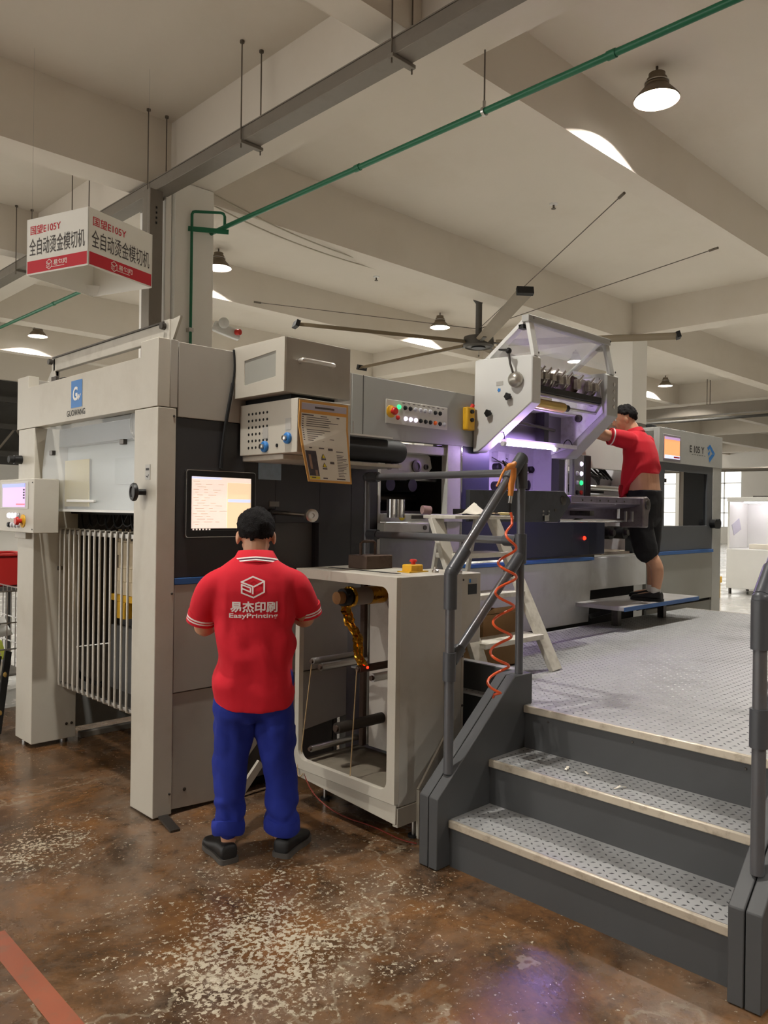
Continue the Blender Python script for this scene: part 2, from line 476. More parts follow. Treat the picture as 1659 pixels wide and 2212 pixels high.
mb = MB().box(XA, XB, YB, YB + 0.2, 0, 1.0).box(XA, XB, YB, YB + 0.2, 4.6, SLAB)  # openings added out of view so daylight brightens the ceiling
for i in range(13):
    x = XA + i * (XB - XA - 1.2) / 12
    mb.box(x, x + (9.0 if i == 3 else 1.2), YB, YB + 0.2, 1.0, 4.6)
struct('wall_back', mb, wallm, 'pale far wall of the hall with wide openings added to brighten the ceiling')
# right-hand far wall with window openings
wy = [(15.4, 18.65 + 1.2), (20.9, 23.0)]
mb = MB()
ZS = [(0.0, 0.9), (4.27, SLAB)]
for z0, z1 in ZS: mb.box(XB, XB + 0.25, YA, YB + 0.2, z0, z1)
edges = [YA, 3.0, 7.0, 17.40, 20.4, 21.2, 23.2, YB + 0.2]
for i in range(0, len(edges), 2): mb.box(XB, XB + 0.25, edges[i], edges[i + 1], 0.9, 4.27)
struct('wall_right', mb, wallm, 'far white wall with tall windows')
def window(n, y0, y1, z0, z1, cols, rows):
    o = struct('window_%d' % n, MB().frame([(y0, z0), (y1, z0), (y1, z1), (y0, z1)],
               [(y0 + .06, z0 + .06), (y1 - .06, z0 + .06), (y1 - .06, z1 - .06), (y0 + .06, z1 - .06)], 'x', XB + 0.02, XB + 0.14), white,
               'white framed window in the far wall')
    for i in range(1, cols):
        y = y0 + (y1 - y0) * i / cols
        MB().box(XB + .04, XB + .12, y - .03, y + .03, z0, z1).build('mullion', white, o)
    for i in range(1, rows):
        z = z0 + (z1 - z0) * i / rows
        MB().box(XB + .04, XB + .12, y0, y1, z - .03, z + .03).build('transom', white, o)
    for i in range(cols):
        for j in range(rows):
            ya, yb = y0 + (y1 - y0) * i / cols, y0 + (y1 - y0) * (i + 1) / cols
            za, zb = z0 + (z1 - z0) * j / rows, z0 + (z1 - z0) * (j + 1) / rows
            MB().box(XB + .075, XB + .085, ya, yb, za, zb).build('pane', skyglass, o)
window(1, 17.40, 20.4, 0.9, 4.27, 3, 4)
window(2, 21.2, 23.2, 0.9, 4.27, 2, 4)
window(3, 3.0, 7.0, 0.9, 4.27, 4, 4)

# painted floor line, bottom left
def strip(p0, p1, w):
    p0, p1 = Vector(p0), Vector(p1); t = (p1 - p0).normalized(); n = Vector((-t.y, t.x, 0)) * w / 2
    return [p0 - n, p1 - n, p1 + n, p0 + n]
mb = MB(); q = strip((1.36, 4.9, 0), (0.985, 2.1, 0), 0.085)
q = strip((1.04, 3.14, 0), (1.025, 2.2, 0), 0.08)
mb.add([p + Vector((0, 0, 0.0005)) for p in q] + [p + Vector((0, 0, 0.0014)) for p in q],
       [(0, 1, 2, 3), (4, 5, 6, 7), (0, 1, 5, 4), (1, 2, 6, 5), (2, 3, 7, 6), (3, 0, 4, 7)])
struct('trim_1', mb, mat('floor_line', (140, 74, 48), 0.5, var=0.15, dirt=(110, 84, 64), dirt_amt=0.7, dscale=14), 'faded orange line painted on the floor')

# ------------------------------------------------------------------ lamps
def make_lamp():
    t = thing('high_bay_lamp', 'x', 'lamp', (0, 0, 0), 0, 'bell-shaped high bay lamps under the ceiling')
    MB().lathe([(0.20, 0.0), (0.198, 0.012), (0.145, 0.075), (0.10, 0.125), (0.095, 0.13), (0.09, 0.128), (0.136, 0.073), (0.19, 0.010), (0.195, 0.0), (0.20, 0.0)],
               (0, 0, 0), 32, cap=False).build('shade', lampshade, t)
    MB().lathe([(0.186, 0.009), (0.134, 0.070), (0.088, 0.124), (0.0005, 0.126)], (0, 0, 0), 32, cap=False).build('reflector', lampwhite, t)
    MB().lathe([(0.001, 0.1045), (0.04, 0.1045), (0.04, 0.118), (0.001, 0.118)], (0, 0, 0), 20, cap=False).build('emitter', bulb, t)
    h = MB().lathe([(0.10, 0.128), (0.105, 0.14), (0.085, 0.16), (0.088, 0.19), (0.07, 0.20), (0.072, 0.235), (0.03, 0.25)], (0, 0, 0), 24).build('housing', lampshade, t)
    MB().lathe([(0.1055, 0.150), (0.107, 0.158), (0.09, 0.164)], (0, 0, 0), 24, cap=False).build('cooling_ring', steel, h)
    MB().cyl((0, 0, 0.245), (0, 0, 0.3), 0.012, 8).build('stem', rodm, t)
    return t
lamp0 = make_lamp()
lamps = [(6.60, 3.34, 'high bay lamp glaring brightly at the upper right, nearest the camera'),
         (6.60, 10.43, 'high bay lamp half hidden behind the white column'),
         (6.56, 17.50, 'high bay lamp above the left end of the machine'),
         (11.81, 10.52, 'high bay lamp left of the ceiling fan rod'),
         (16.70, 10.45, 'high bay lamp seen through the clear guard frame of the tilted unit'),
         (21.55, 10.52, 'small distant high bay lamp right of the far column'),
         (34.2, 12.15, 'distant high bay lamp at the right edge of the photo'),
         ]
out = [(1.6, -10.85), (6.6, -10.85), (11.7, -10.85), (1.6, -3.75), (6.6, -3.75), (11.7, -3.75), (1.6, 3.34), (-3.4, 3.34), (-3.4, -3.75), (11.7, 3.34), (16.7, 3.34), (1.6, 10.43), (16.7, -3.75),  # the row nearest the front wall is added, unseen, to brighten operator-side faces
       (11.7, 17.5), (16.7, 17.5), (21.6, 17.5), (21.6, 3.34)]
for i, it in enumerate(lamps + [(x, y, None) for x, y in out]):
    o = lamp0 if i == 0 else copy_tree(lamp0)
    o.location = (it[0], it[1], 5.3)
    if not it[2]:
        row = {-10.85: 'in the added unseen row along the front wall', -3.75: 'in the row behind the camera', 3.34: 'in the row above the machine', 10.43: 'in the row behind the machine', 17.5: 'in the rearmost row'}[it[1]]
        plc = {-3.4: 'first', 1.6: 'second', 6.6: 'third', 11.7: 'fourth', 16.7: 'fifth', 21.6: 'sixth'}[it[0]]
    o['label'] = it[2] or plc + ' high bay lamp ' + row

# ------------------------------------------------------------------ cable trunking along the column line
t = thing('cable_trunking', 'long grey steel cable trunking hung on rods across the ceiling', 'cable tray', (3.89, 2.0, 4.75))
MB().box(3.805, 3.975, -3.0, 16.0, 4.755, 4.865).build('channel', trunkm, t, 0.004)
MB().box(3.80, 3.98, -3.0, 16.0, 4.865, 4.875).build('cover', trunkm, t)
for i, y in enumerate((2.02, 3.85, 5.665, 7.30, 9.12, 10.9, 12.7)):
    b = MB().box(3.775, 4.005, y - 0.025, y + 0.025, 4.725, 4.752).build('bracket', trunkm, t, 0.003)
    for x in (3.79, 3.99):
        MB().cyl((x, y, 4.69), (x, y, SLAB), 0.006, 8).build('hanger_rod', rodm, b)
        MB().cyl((x, y, SLAB - 0.02), (x, y, SLAB), 0.02, 8).build('anchor', rodm, b)
t2 = thing('vertical_trunking', 'grey steel trunking dropping in front of the white column', 'cable tray', (3.81, 7.26, 2.4))
MB().box(3.74, 3.88, 7.15, 7.31, 0.0, 4.76).build('channel', trunkm, t2, 0.004)
mbh = MB()
for i in range(4): mbh.box(3.80, 3.815, 7.143, 7.149, 4.42 + i * 0.05, 4.44 + i * 0.05)
tag(mbh.build('cable_slots', void, t2), kind='stuff')

t = thing('corner_strip', 'narrow white conduit box running up the column corner', 'conduit', (3.97, 7.29, 0))
MB().box(3.955, 4.02, 7.235, 7.305, 0.0, 4.9).build('body', wallm, t, 0.004)
MB().cyl((4.075, 7.29, 0.0), (4.075, 7.29, 4.85), 0.018, 10).build('pipe', white, t)

# ------------------------------------------------------------------ green air pipe
t = thing('air_pipe', 'dark green compressed air pipe running under the ceiling beam', 'pipe', (4.53, 3.6, 4.55))
MB().cyl((4.53, -3.0, 4.55), (4.53, 16.0, 4.55), 0.024, 14).build('pipe', green, t)
for y in (0.9, 2.6, 5.0, 9.3, 11.5):
    MB().cyl((4.53, y - 0.03, 4.55), (4.53, y + 0.03, 4.55), 0.030, 14).build('coupling', green, t)
for y in (3.63, 9.9):
    h = MB().cyl((4.53, y, 4.60), (4.53, y, 5.0), 0.006, 8).build('hanger_rod', rodm, t)
    MB().lathe([(0.034, -0.012), (0.034, 0.012), (0.026, 0.012), (0.026, -0.012), (0.034, -0.012)], (4.53, y, 4.55), 16, (0, 1, 0), cap=False).build('clamp_ring', steel, h)
    MB().cyl((4.53, y, 4.575), (4.53, y, 4.625), 0.012, 8).build('clamp_nut', steel, h)
t = thing('air_drop_pipe', 'green air pipe dropping down the face of the white column', 'pipe', (4.28, 7.26, 0))
MB().tube([(4.53, 7.05, 4.56), (4.53, 7.05, 4.66), (4.52, 7.06, 4.69), (4.50, 7.08, 4.70), (4.30, 7.24, 4.70), (4.28, 7.255, 4.695), (4.27, 7.262, 4.67), (4.27, 7.262, 2.2)], 0.015, 12).build('pipe', green, t)
MB().bar((4.24, 7.285, 4.52), (4.56, 7.02, 4.50), 0.012, 0.05).build('bracket', green, t)
MB().box(4.245, 4.295, 7.245, 7.309, 3.45, 3.49).build('pipe_clip', steel, t)

# ------------------------------------------------------------------ hanging square sign
N0 = Vector((2.786, 6.375, 0)); S = 0.74
d1 = Vector((math.cos(R(18.7)), math.sin(R(18.7)), 0)); d2 = Vector((-d1.y, d1.x, 0))
ZB, ZT = 3.618, 4.10
t = thing('hanging_sign', 'square white hanging sign with red bands and Chinese lettering', 'sign', N0 + (d1 + d2) * S / 2 + Vector((0, 0, ZB)))
def sign_panel(p0, rt, nrm, front):
    p0 = Vector(p0)
    mb = MB(); q = [p0, p0 + rt * S]
    vs = []
    for off in (0, -0.006):
        for p in (q[0], q[1]):
            for z in (ZB, ZT): vs.append(p + nrm * off + Vector((0, 0, z)))
    mb.add(vs, [(0, 1, 3, 2), (4, 6, 7, 5), (0, 4, 5, 1), (2, 3, 7, 6), (0, 2, 6, 4), (1, 5, 7, 3)])
    pn = mb.build('panel', signwhite, t)
    if not front: return
    up = Vector((0, 0, 1)); o = p0 + Vector((0, 0, ZB))
    poly_on('red_band', [[(0.012, 0.012), (S - 0.012, 0.012), (S - 0.012, 0.118), (0.012, 0.118)]], signred, pn, o, rt, up, 0.001)
    text_on('lettering', '国望E105Y', signred, pn, o + rt * 0.048 + up * 0.342, rt, up, 0.37, 0.078, 0.010, 0.002)
    text_on('lettering', '全自动烫金模切机', signgrey, pn, o + rt * 0.036 + up * 0.160, rt, up, 0.665, 0.150, 0.006, 0.002)
    text_on('lettering', '易包网', signwhite, pn, o + rt * 0.335 + up * 0.048, rt, up, 0.16, 0.048, 0.012, 0.002)
    poly_on('tagline', [[(0.315, 0.036), (0.465, 0.036), (0.465, 0.041), (0.315, 0.041)]], signwhite, pn, o, rt, up, 0.002)
    c = (0.283, 0.065); s = 0.042
    H6 = [(c[0] + s * math.sin(R(60 * k)) * 0.9, c[1] + s * math.cos(R(60 * k))) for k in range(6)]
    qs = stroke([H6[5], H6[0], H6[1], H6[2], H6[3], H6[4]], 0.006) + stroke([H6[5], c, H6[1]], 0.006)
    qs += stroke([c, (c[0], c[1] - s * .6)], 0.006)
    qs += stroke([(H6[4][0], H6[4][1] + .014), (c[0] - .01, c[1] - .022)], 0.005) + stroke([(H6[5][0], H6[5][1] - .012), (c[0] - .008, c[1] - .006)], 0.005)
    poly_on('emblem', qs, signwhite, pn, o, rt, up, 0.002)
sign_panel(N0, d1, -d2, True)
sign_panel(N0 + d2 * S, -d2, -d1, True)
sign_panel(N0 + d1 * S, d2, d1, False)
sign_panel(N0 + d1 * S + d2 * S, -d1, d2, False)
fc = N0 + (d1 + d2) * S
mb = MB()
a = fc + Vector((0, 0, ZB + 0.09))
mb.add([a - d1 * .10 - d2 * .008, a - d2 * .10 - d1 * .008, a - d1 * .008 - d2 * .008, fc - d1 * .055 - d2 * .008 + Vector((0, 0, ZB)), fc - d2 * .055 - d1 * .008 + Vector((0, 0, ZB))],
       [(0, 1, 2), (0, 1, 4, 3)])
mb.build('corner_tab', signwhite, t)
for p in (N0 + d1 * 0.03 + d2 * (S - .03), N0 + d1 * (S - .03) + d2 * 0.03):
    MB().cyl(p + Vector((0, 0, ZT - 0.05)), p + Vector((0, 0, SLAB)), 0.0012, 6).build('wire', steel, t)

# ------------------------------------------------------------------ ceiling fan
FX, FY, FZ = 10.50, 8.47, 4.48
t = thing('ceiling_fan', 'huge five-bladed industrial ceiling fan with dusty blades', 'fan', (FX, FY, FZ))
MB().box(FX - 0.13, FX + 0.13, FY - 0.16, FY + 0.10, SLAB - 0.28, SLAB).build('mount_plate', fanmotor, t, 0.01)
MB().lathe([(0.10, 0.80), (0.13, 0.86), (0.06, 0.70), (0.05, 0.18)][:0] + [(0.14, 0.86), (0.10, 0.74), (0.055, 0.68), (0.055, 0.14)], (FX, FY, FZ), 16).build('down_rod', fanmotor, t)
h = MB().lathe([(0.05, 0.16), (0.12, 0.13), (0.25, 0.11), (0.26, 0.05), (0.26, -0.04), (0.23, -0.07), (0.22, -0.05), (0.10, -0.06)], (FX, FY, FZ), 28).build('motor_hub', fanmotor, t)
MB().cyl((FX, FY, FZ - 0.08), (FX, FY, FZ - 0.055), 0.12, 20).build('hub_cap', black, h)
for k in range(5):
    a = R(13.5 + 72 * k); u = Vector((math.cos(a), math.sin(a), 0)); s = Vector((-u.y, u.x, 0))
    mb = MB(); c = Vector((FX, FY, FZ))
    prof = [(-0.10, 0.03), (-0.02, 0.055), (0.06, 0.03), (0.10, -0.035), (0.02, 0.0), (-0.06, 0.0)]
    vs = []
    for rr in (0.30, 3.2):
        for (p, q) in prof: vs.append(c + u * rr + s * p + Vector((0, 0, q)))
    n = len(prof)
    mb.add(vs, [tuple(range(n)), tuple(range(2 * n - 1, n - 1, -1))] + [(i, (i + 1) % n, n + (i + 1) % n, n + i) for i in range(n)])
    b = mb.build('blade', fanblade, t)
    MB().bar(c + u * 0.2, c + u * 0.55, 0.06, 0.02).build('blade_clamp', fanmotor, b)
    tp = c + u * 3.2
    MB().bar(tp - u * 0.03 + Vector((0, 0, 0.0)), tp + u * 0.03 + Vector((0, 0, 0.02)), 0.22, 0.10).build('end_cap', rubber, b)
top = Vector((FX, FY, FZ + 0.25))
for e, lb in (((7.52, 4.15, 4.97), 'a'), ((9.87, 4.15, 4.97), 'b'), ((7.63, 10.96, 5.08), 'c'), ((13.6, 10.96, 5.05), 'd')):
    MB().cyl(top, e, 0.006, 6).build('stay_wire', rodm, t)
    MB().cyl(Vector(e) + (Vector(e) - top).normalized() * -0.12, e, 0.016, 8).build('turnbuckle', rodm, t)

# cables from the column head to the fan mount
grp = 'loose cables between the column and the fan'
for i, (dz, dy) in enumerate(((0.0, 0.0), (0.05, 0.08), (-0.04, 0.14))):
    o = MB().tube(bez((4.58, 7.28 + dy, 4.95 + dz), (5.8, 7.3 + dy, 4.72 + dz), (8.0, 7.9, 4.95 + dz), (10.38, 8.40, 5.42 + dz * 0.4), 20), 0.008, 6).build('ceiling_cable', mat('cable_sheath', (176, 168, 150), 0.6), None)
    tag(o, ['upper', 'middle', 'lower'][(1, 0, 2)[i]] + ' grey cable slung from the column head to the fan', 'cable', grp)
o = MB().tube(bez((10.62, 8.4, 5.40), (12.2, 8.2, 5.30), (12.8, 8.0, 5.26), (13.9, 7.9, 4.9), 16), 0.008, 6).build('ceiling_cable', MATS['cable_sheath'], None)
tag(o, 'grey cable running from the fan towards the far column', 'cable', grp)

# trunking and pipes on the far right
t = thing('distant_trunking', 'grey trunking hung level far behind at the right', 'cable tray', (23.0, 10.0, 4.6))
MB().box(22.9, 23.15, 4.0, 18.0, 4.55, 4.85).build('channel', trunkm, t, 0.01)
for i, y in enumerate((7.9, 9.9, 12.2)):
    for x in (22.92, 23.13):
        MB().cyl((x, y, 4.8), (x, y, SLAB), 0.012, 6).build('hanger_rod', rodm, t)
o = MB().cyl((22.4, 4.0, 4.36), (22.4, 18.0, 4.36), 0.04, 10).build('distant_pipe', hullm, None)
tag(o, 'thin dark pipe running below the distant trunking', 'pipe')
o = MB().cyl((34.0, 6.0, 3.55), (34.0, 18.0, 3.55), 0.09, 10).build('distant_duct', trunkm, None)
tag(o, 'grey round duct crossing above the far window', 'duct')

# ceiling sprinkler heads
for i, (x, y, lb) in enumerate(((8.62, 5.75, 'small sprinkler head on the ceiling right of the fan'), (9.25, 9.7, 'small sprinkler head on the ceiling left of the fan rod'))):
    t = thing('sprinkler_head', lb, 'sprinkler', (x, y, SLAB), 0, 'ceiling sprinkler heads')
    MB().lathe([(0.055, 0), (0.05, -0.012), (0.02, -0.02)], (x, y, SLAB), 16).build('rosette', white, t)
    MB().lathe([(0.012, -0.02), (0.012, -0.06), (0.03, -0.062), (0.03, -0.068)], (x, y, SLAB), 12).build('nozzle', rodm, t)

# emergency light beside the column
t = thing('emergency_light', 'small white twin-spot emergency light beside the column', 'lamp', (4.62, 7.55, 3.6))
MB().cyl((4.565, 7.55, 3.60), (4.74, 7.50, 3.60), 0.02, 10).build('bracket', white, t)
MB().bar((4.72, 7.55, 3.64), (5.0, 7.44, 3.55), 0.10, 0.11).build('body', white, t, 0.02)
MB().ball((4.78, 7.43, 3.66), 0.06, 14).build('spot_head', white, t)
MB().cyl((4.93, 7.415, 3.58), (4.945, 7.36, 3.575), 0.032, 14).build('red_badge', redm, t)

# ================================================================== THE MACHINE (front X=2.0, operator side Y=3.717)
X0, YS, YL = 2.0, 3.717, 5.69
def btn(parent, p, n, r=0.011, m=None, name='push_button', ring=True, depth=0.012):
    """round push button facing n"""
    p, n = Vector(p), Vector(n)
    o = MB().lathe([(r * 1.25, 0.0), (r * 1.25, 0.004), (r, 0.005), (r, depth), (r * 0.8, depth + 0.002)], p, 16, n).build(name, m or btn_off, parent)
    return o
def screw(parent, p, n, r=0.007):
    MB().lathe([(r, 0), (r, 0.002), (r * 0.7, 0.004)], p, 10, n).build('screw', darksteel, parent)
def estop(parent, p, n, r=0.022):
    o = MB().lathe([(r * 1.6, 0), (r * 1.6, 0.006), (r * 0.9, 0.008), (r * 0.7, 0.012)], p, 20, n).build('emergency_stop', yellow, parent)
    MB().lathe([(r * 0.55, 0.008), (r * 0.55, 0.028), (r, 0.032), (r * 1.02, 0.042), (r * 0.8, 0.05)], p, 20, n).build('mushroom_head', redm, o)
    return o
NX, NY = Vector((-1, 0, 0)), Vector((0, -1, 0))

dl = thing('delivery_unit', 'tall cream end unit of the die-cutting machine with dark side panel', 'machine', (2.6, 4.7, 0))
# header with a cut-out top
hd = MB().prism([(YS, 2.145), (YL, 2.145), (YL, 2.50), (5.49, 2.50), (5.49, 2.42), (3.905, 2.42), (3.905, 2.50), (YS, 2.50)], 'x', X0, X0 + 0.07).build('header_panel', cream, dl, 0.003)
poly_on('logo_plate', [[(0, 0), (0.158, 0), (0.158, 0.165), (0, 0.165)]], logoblue, hd, (X0, 4.788, 2.220), (0, -1, 0), (0, 0, 1), 0.002)
text_on('logo_mark', 'G', white, hd, (X0, 4.764, 2.262), (0, -1, 0), (0, 0, 1), 0.066, 0.085, 0.03, 0.0035, shear=0.1)
text_on('logo_mark', 'w', white, hd, (X0, 4.718, 2.262), (0, -1, 0), (0, 0, 1), 0.058, 0.036, 0.02, 0.0036, shear=0.5)
text_on('maker_lettering', 'GUOWANG', inkblack, hd, (X0, 4.85, 2.172), (0, -1, 0), (0, 0, 1), 0.262, 0.036, 0.012, 0.002)
box('header_side', warmgrey, dl, X0 + 0.0701, 2.115, YS, YS + 0.06, 2.145, 2.50, 0.003)
MB().box(2.12, 3.345, YS + 0.005, YS + 0.06, 2.10, 2.495).build('side_header', warmgrey, dl, 0.003)
box('header_left_side', warmgrey, dl, X0 + 0.0701, 3.3, YL - 0.06, YL, 2.145, 2.50)
box('roof', cream2, dl, 2.55, 3.34, YS + 0.06, YL - 0.06, 2.36, 2.40)
# pillars
p = MB().box(X0, 2.108, YS, 3.965, 0.012, 2.142).build('pillar', cream, dl, 0.004)
for z in (2.10, 0.62 + 0.55, 0.12): screw(p, (2.095, YS, z), NY)
box('pillar_foot', darksteel, dl, X0 + 0.03, 2.13, YS + 0.05, 3.93, 0.0, 0.012, 0)
MB().bar((2.05, 3.70, 0.02), (2.02, 3.52, 0.006), 0.05, 0.012).build('floor_clamp', darksteel, dl)
p2 = MB().box(X0, 2.30, 5.367, 5.655, 0.03, 2.142).build('pillar', cream, dl, 0.004)
for x in (2.235, 2.27): screw(p2, (x, 5.367, 0.13), NY, 0.010)
MB().cyl((2.24, 5.42, 0.0), (2.24, 5.42, 0.03), 0.025, 12).build('levelling_foot', steel, dl)
MB().cyl((2.05, 5.6, 0.0), (2.05, 5.6, 0.03), 0.025, 12).build('levelling_foot', steel, dl)
# knobs on the pillars
k = MB().cyl((X0, 5.60, 1.935), (X0 - 0.05, 5.60, 1.935), 0.030, 18).build('rotary_switch', black, dl)
MB().cyl((X0 - 0.05, 5.60, 1.935), (X0 - 0.085, 5.60, 1.935), 0.024, 18).build('switch_grip', rubber, k)
k = MB().cyl((X0, 3.835, 1.70), (X0 - 0.045, 3.845, 1.70), 0.016, 14).build('knob_stem', black, dl)
MB().lathe([(0.036, 0.045), (0.046, 0.05), (0.048, 0.062), (0.044, 0.07), (0.030, 0.072), (0.026, 0.066)], (X0, 3.84, 1.70), 24, (-1, 0.15, 0)).build('knob_wheel', black, k)
pl = MB().box(X0 - 0.003, X0, 3.785, 3.835, 1.765, 1.845).build('instruction_plate', mat('plate_grey', (176, 174, 168), 0.5), dl)
poly_on('pictogram', stroke([(0.012, 0.02), (0.025, 0.014), (0.038, 0.026)], 0.005) + stroke([(0.012, 0.055), (0.038, 0.055)], 0.012), inkblack, pl, (X0 - 0.003, 3.835, 1.765), (0, -1, 0), (0, 0, 1), 0.001)
# clear hood between the pillars
hs = [(2.06, 2.14), (2.045, 2.02), (2.03, 1.86), (2.03, 1.60)]
mb = MB()
vs = [(x, y, z) for (x, z) in hs for y in (3.967, 5.31)] + [(x + 0.004, y, z) for (x, z) in hs for y in (3.967, 5.31)]
fs = []
for i in range(3): fs += [(2 * i, 2 * i + 1, 2 * i + 3, 2 * i + 2), (8 + 2 * i, 8 + 2 * i + 2, 8 + 2 * i + 3, 8 + 2 * i + 1)]
for i in range(3): fs += [(2 * i, 2 * i + 2, 8 + 2 * i + 2, 8 + 2 * i), (2 * i + 1, 8 + 2 * i + 1, 8 + 2 * i + 3, 2 * i + 3)]
fs += [(0, 8, 9, 1), (6, 7, 15, 14)]
mb.add(vs, fs)
hd2 = mb.build('clear_hood', hoodglass, dl, smooth=30)
for (y, z) in ((5.15, 1.965), (4.16, 1.985)):
    MB().box(2.02, 2.045, y - 0.025, y + 0.025, z - 0.015, z + 0.015).build('latch', darksteel, hd2, 0.003)
MB().bar((2.012, 4.86, 1.655), (2.012, 4.47, 1.652), 0.014, 0.016).build('hood_handle', white, hd2, 0.003)
MB().box(2.026, 2.040, 3.967, 5.31, 1.588, 1.602).build('hood_edge', white, hd2)
# behind the hood: sheets, fan
box('inner_board', mat('inner_board', (214, 222, 222), 0.5, var=0.03), dl, 2.22, 2.23, 4.0, 5.36, 1.60, 2.02)
box('yellow_sheet', mat('yellow_sheet', (236, 218, 150), 0.7), dl, 2.20, 2.206, 4.98, 5.36, 1.62, 1.93, 0)
box('grey_sheet', mat('grey_sheet', (196, 204, 204), 0.6), dl, 2.205, 2.211, 4.2, 4.62, 1.76, 1.92, 0)
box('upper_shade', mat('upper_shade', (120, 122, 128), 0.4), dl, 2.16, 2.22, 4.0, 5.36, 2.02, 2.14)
g = MB().lathe([(0.10, 0), (0.10, 0.012), (0.088, 0.016), (0.088, 0.004)], (2.155, 4.21, 2.10), 28, NX).build('fan_grille', steel, dl)
for i in range(7):
    y = 4.21 - 0.075 + i * 0.025; hh = math.sqrt(max(0.0001, 0.088 ** 2 - (y - 4.21) ** 2))
    MB().cyl((2.145, y, 2.10 - hh), (2.145, y, 2.10 + hh), 0.0025, 6).build('grille_wire', steel, g)
MB().box(2.10, 2.16, 4.02, 4.10, 2.06, 2.12).build('hood_lamp', white, dl, 0.006)
# interior
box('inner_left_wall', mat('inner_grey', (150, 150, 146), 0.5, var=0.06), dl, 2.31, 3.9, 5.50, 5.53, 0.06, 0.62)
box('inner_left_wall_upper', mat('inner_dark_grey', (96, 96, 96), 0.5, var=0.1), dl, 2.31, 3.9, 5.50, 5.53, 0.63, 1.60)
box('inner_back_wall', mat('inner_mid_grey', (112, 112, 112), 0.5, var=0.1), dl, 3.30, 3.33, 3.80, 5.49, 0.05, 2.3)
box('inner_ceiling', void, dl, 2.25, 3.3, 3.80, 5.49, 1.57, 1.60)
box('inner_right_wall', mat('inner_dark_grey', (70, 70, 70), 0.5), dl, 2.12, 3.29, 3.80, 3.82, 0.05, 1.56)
MB().tube([(2.36, 5.5, 0.46), (2.36, 5.43, 0.43), (2.36, 5.40, 0.42), (2.36, 5.12, 0.415), (2.36, 5.10, 0.42), (2.36, 5.09, 0.44)], 0.016, 10).build('grab_bar', black, dl)
for i in range(9):
    y = 4.35 + i * 0.12
    MB().tube(bez((2.30, y, 1.57), (2.28, y - .05, 1.47 - .03 * (i % 3)), (2.30, y - .12, 1.48), (2.32, y - .16, 1.57), 8), 0.006, 6).build('loose_cable', black, dl)
for y in (4.93, 4.87, 4.80, 4.74):
    MB().bar((2.42, y, 1.56), (2.40, y - 0.03, 1.40), 0.02, 0.006).build('gripper_finger', darksteel, dl)
# gate of vertical bars
GX, gz0, gz1 = 2.19, 0.41, 1.462
gt = MB().box(GX - 0.012, GX + 0.012, 3.975, 5.355, gz1 - 0.03, gz1).build('gate', steel, dl, 0.003)
MB().box(GX - 0.012, GX + 0.012, 3.975, 5.355, gz0, gz0 + 0.022).build('bottom_rail', steel, gt, 0.003)
nb = 19
for i in range(nb):
    y = 5.345 - i * 0.0755
    MB().tube([(GX + 0.02, y, gz0 - 0.012), (GX - 0.018, y, gz0 + 0.004), (GX - 0.02, y, gz0 + 0.03), (GX - 0.02, y, gz1 - 0.03), (GX - 0.016, y, gz1 + 0.006), (GX + 0.012, y, gz1 + 0.008)],
              0.0078, 8).build('bar', mat('bar_paint', (206, 202, 192), 0.4, 0.2), gt)
MB().cyl((GX, 5.363, 1.20), (GX - 0.03, 5.363, 1.20), 0.014, 10).build('hinge_bolt', darksteel, gt)

# paper pile and yellow pallet inside
pal = thing('pallet', 'yellow pallet holding the paper pile inside the delivery opening', 'pallet', (2.8, 4.7, 0.80))
box('deck', yellow, pal, 2.44, 3.2, 4.15, 5.16, 0.985, 1.03)
for i, y in enumerate((5.02, 4.6, 4.2)): box('runner', yellow, pal, 2.44, 3.2, y - 0.07, y + 0.04, 0.87, 0.984)
pp = thing('paper_pile', 'cream pile of paper sheets on the yellow pallet', 'paper stack', (2.8, 4.7, 1.03))
for i in range(5):
    a = 0.006 * ((i * 37) % 5 - 2)
    MB().box(2.46 + a, 3.16 + a, 4.2, 5.10 + a, 1.031 + i * 0.088, 1.031 + i * 0.088 + 0.0875).build('ream', paperpile, pp, 0.002)
lift = MB().box(2.55, 3.25, 4.1, 5.25, 0.80, 0.868).build('lift_table', mat('lift_grey', (80, 80, 80), 0.5, 0.3), dl, 0.004)
box('lift_plate', mat('lift_plate_grey', (104, 104, 104), 0.5, 0.2, var=0.1), dl, 2.50, 2.53, 3.99, 5.27, 0.36, 0.80)
box('base_rail', mat('base_rail', (120, 114, 104), 0.6), dl, 2.35, 3.2, 5.40, 5.45, 0.0, 0.04)

# bar frame above the header
tb = MB().box(2.20, 2.235, 4.02, 5.58, 2.565, 2.655).build('top_bar', cream2, dl, 0.004)
MB().box(2.19, 2.245, 4.02, 5.58, 2.655, 2.663).build('bar_cap', darksteel, tb)
for y in (4.0, 5.58):
    MB().prism([(2.235, 2.40), (2.20, 2.40), (2.20, 2.67), (2.235, 2.67)], 'y', y - 0.03, y + 0.03).build('bar_post', cream2, tb, 0.003)
    MB().cyl((2.19, y, 2.63), (2.165, y, 2.63), 0.02, 12).build('bolt_head', darksteel, tb)
MB().prism([(3.97, 2.52), (4.03, 2.60), (4.03, 2.66), (3.87, 2.675), (3.87, 2.665)], 'x', 2.21, 2.225).build('bar_gusset', cream2, tb)
MB().prism([(5.55, 2.50), (5.72, 2.50), (5.55, 2.66)], 'x', 2.21, 2.225).build('bar_gusset', cream2, tb)
box('cross_tray', mat('tray_grey', (130, 124, 114), 0.5, 0.3), dl, 2.16, 2.19, 3.95, 5.45, 2.43, 2.47)
for i in range(4): box('valve_block', darksteel, dl, 2.10 + 0.03 * i, 2.12 + .03 * i, 5.28 - 0.06 * i, 5.36 - .06 * i, 2.425, 2.49 - 0.01 * i, 0.003)

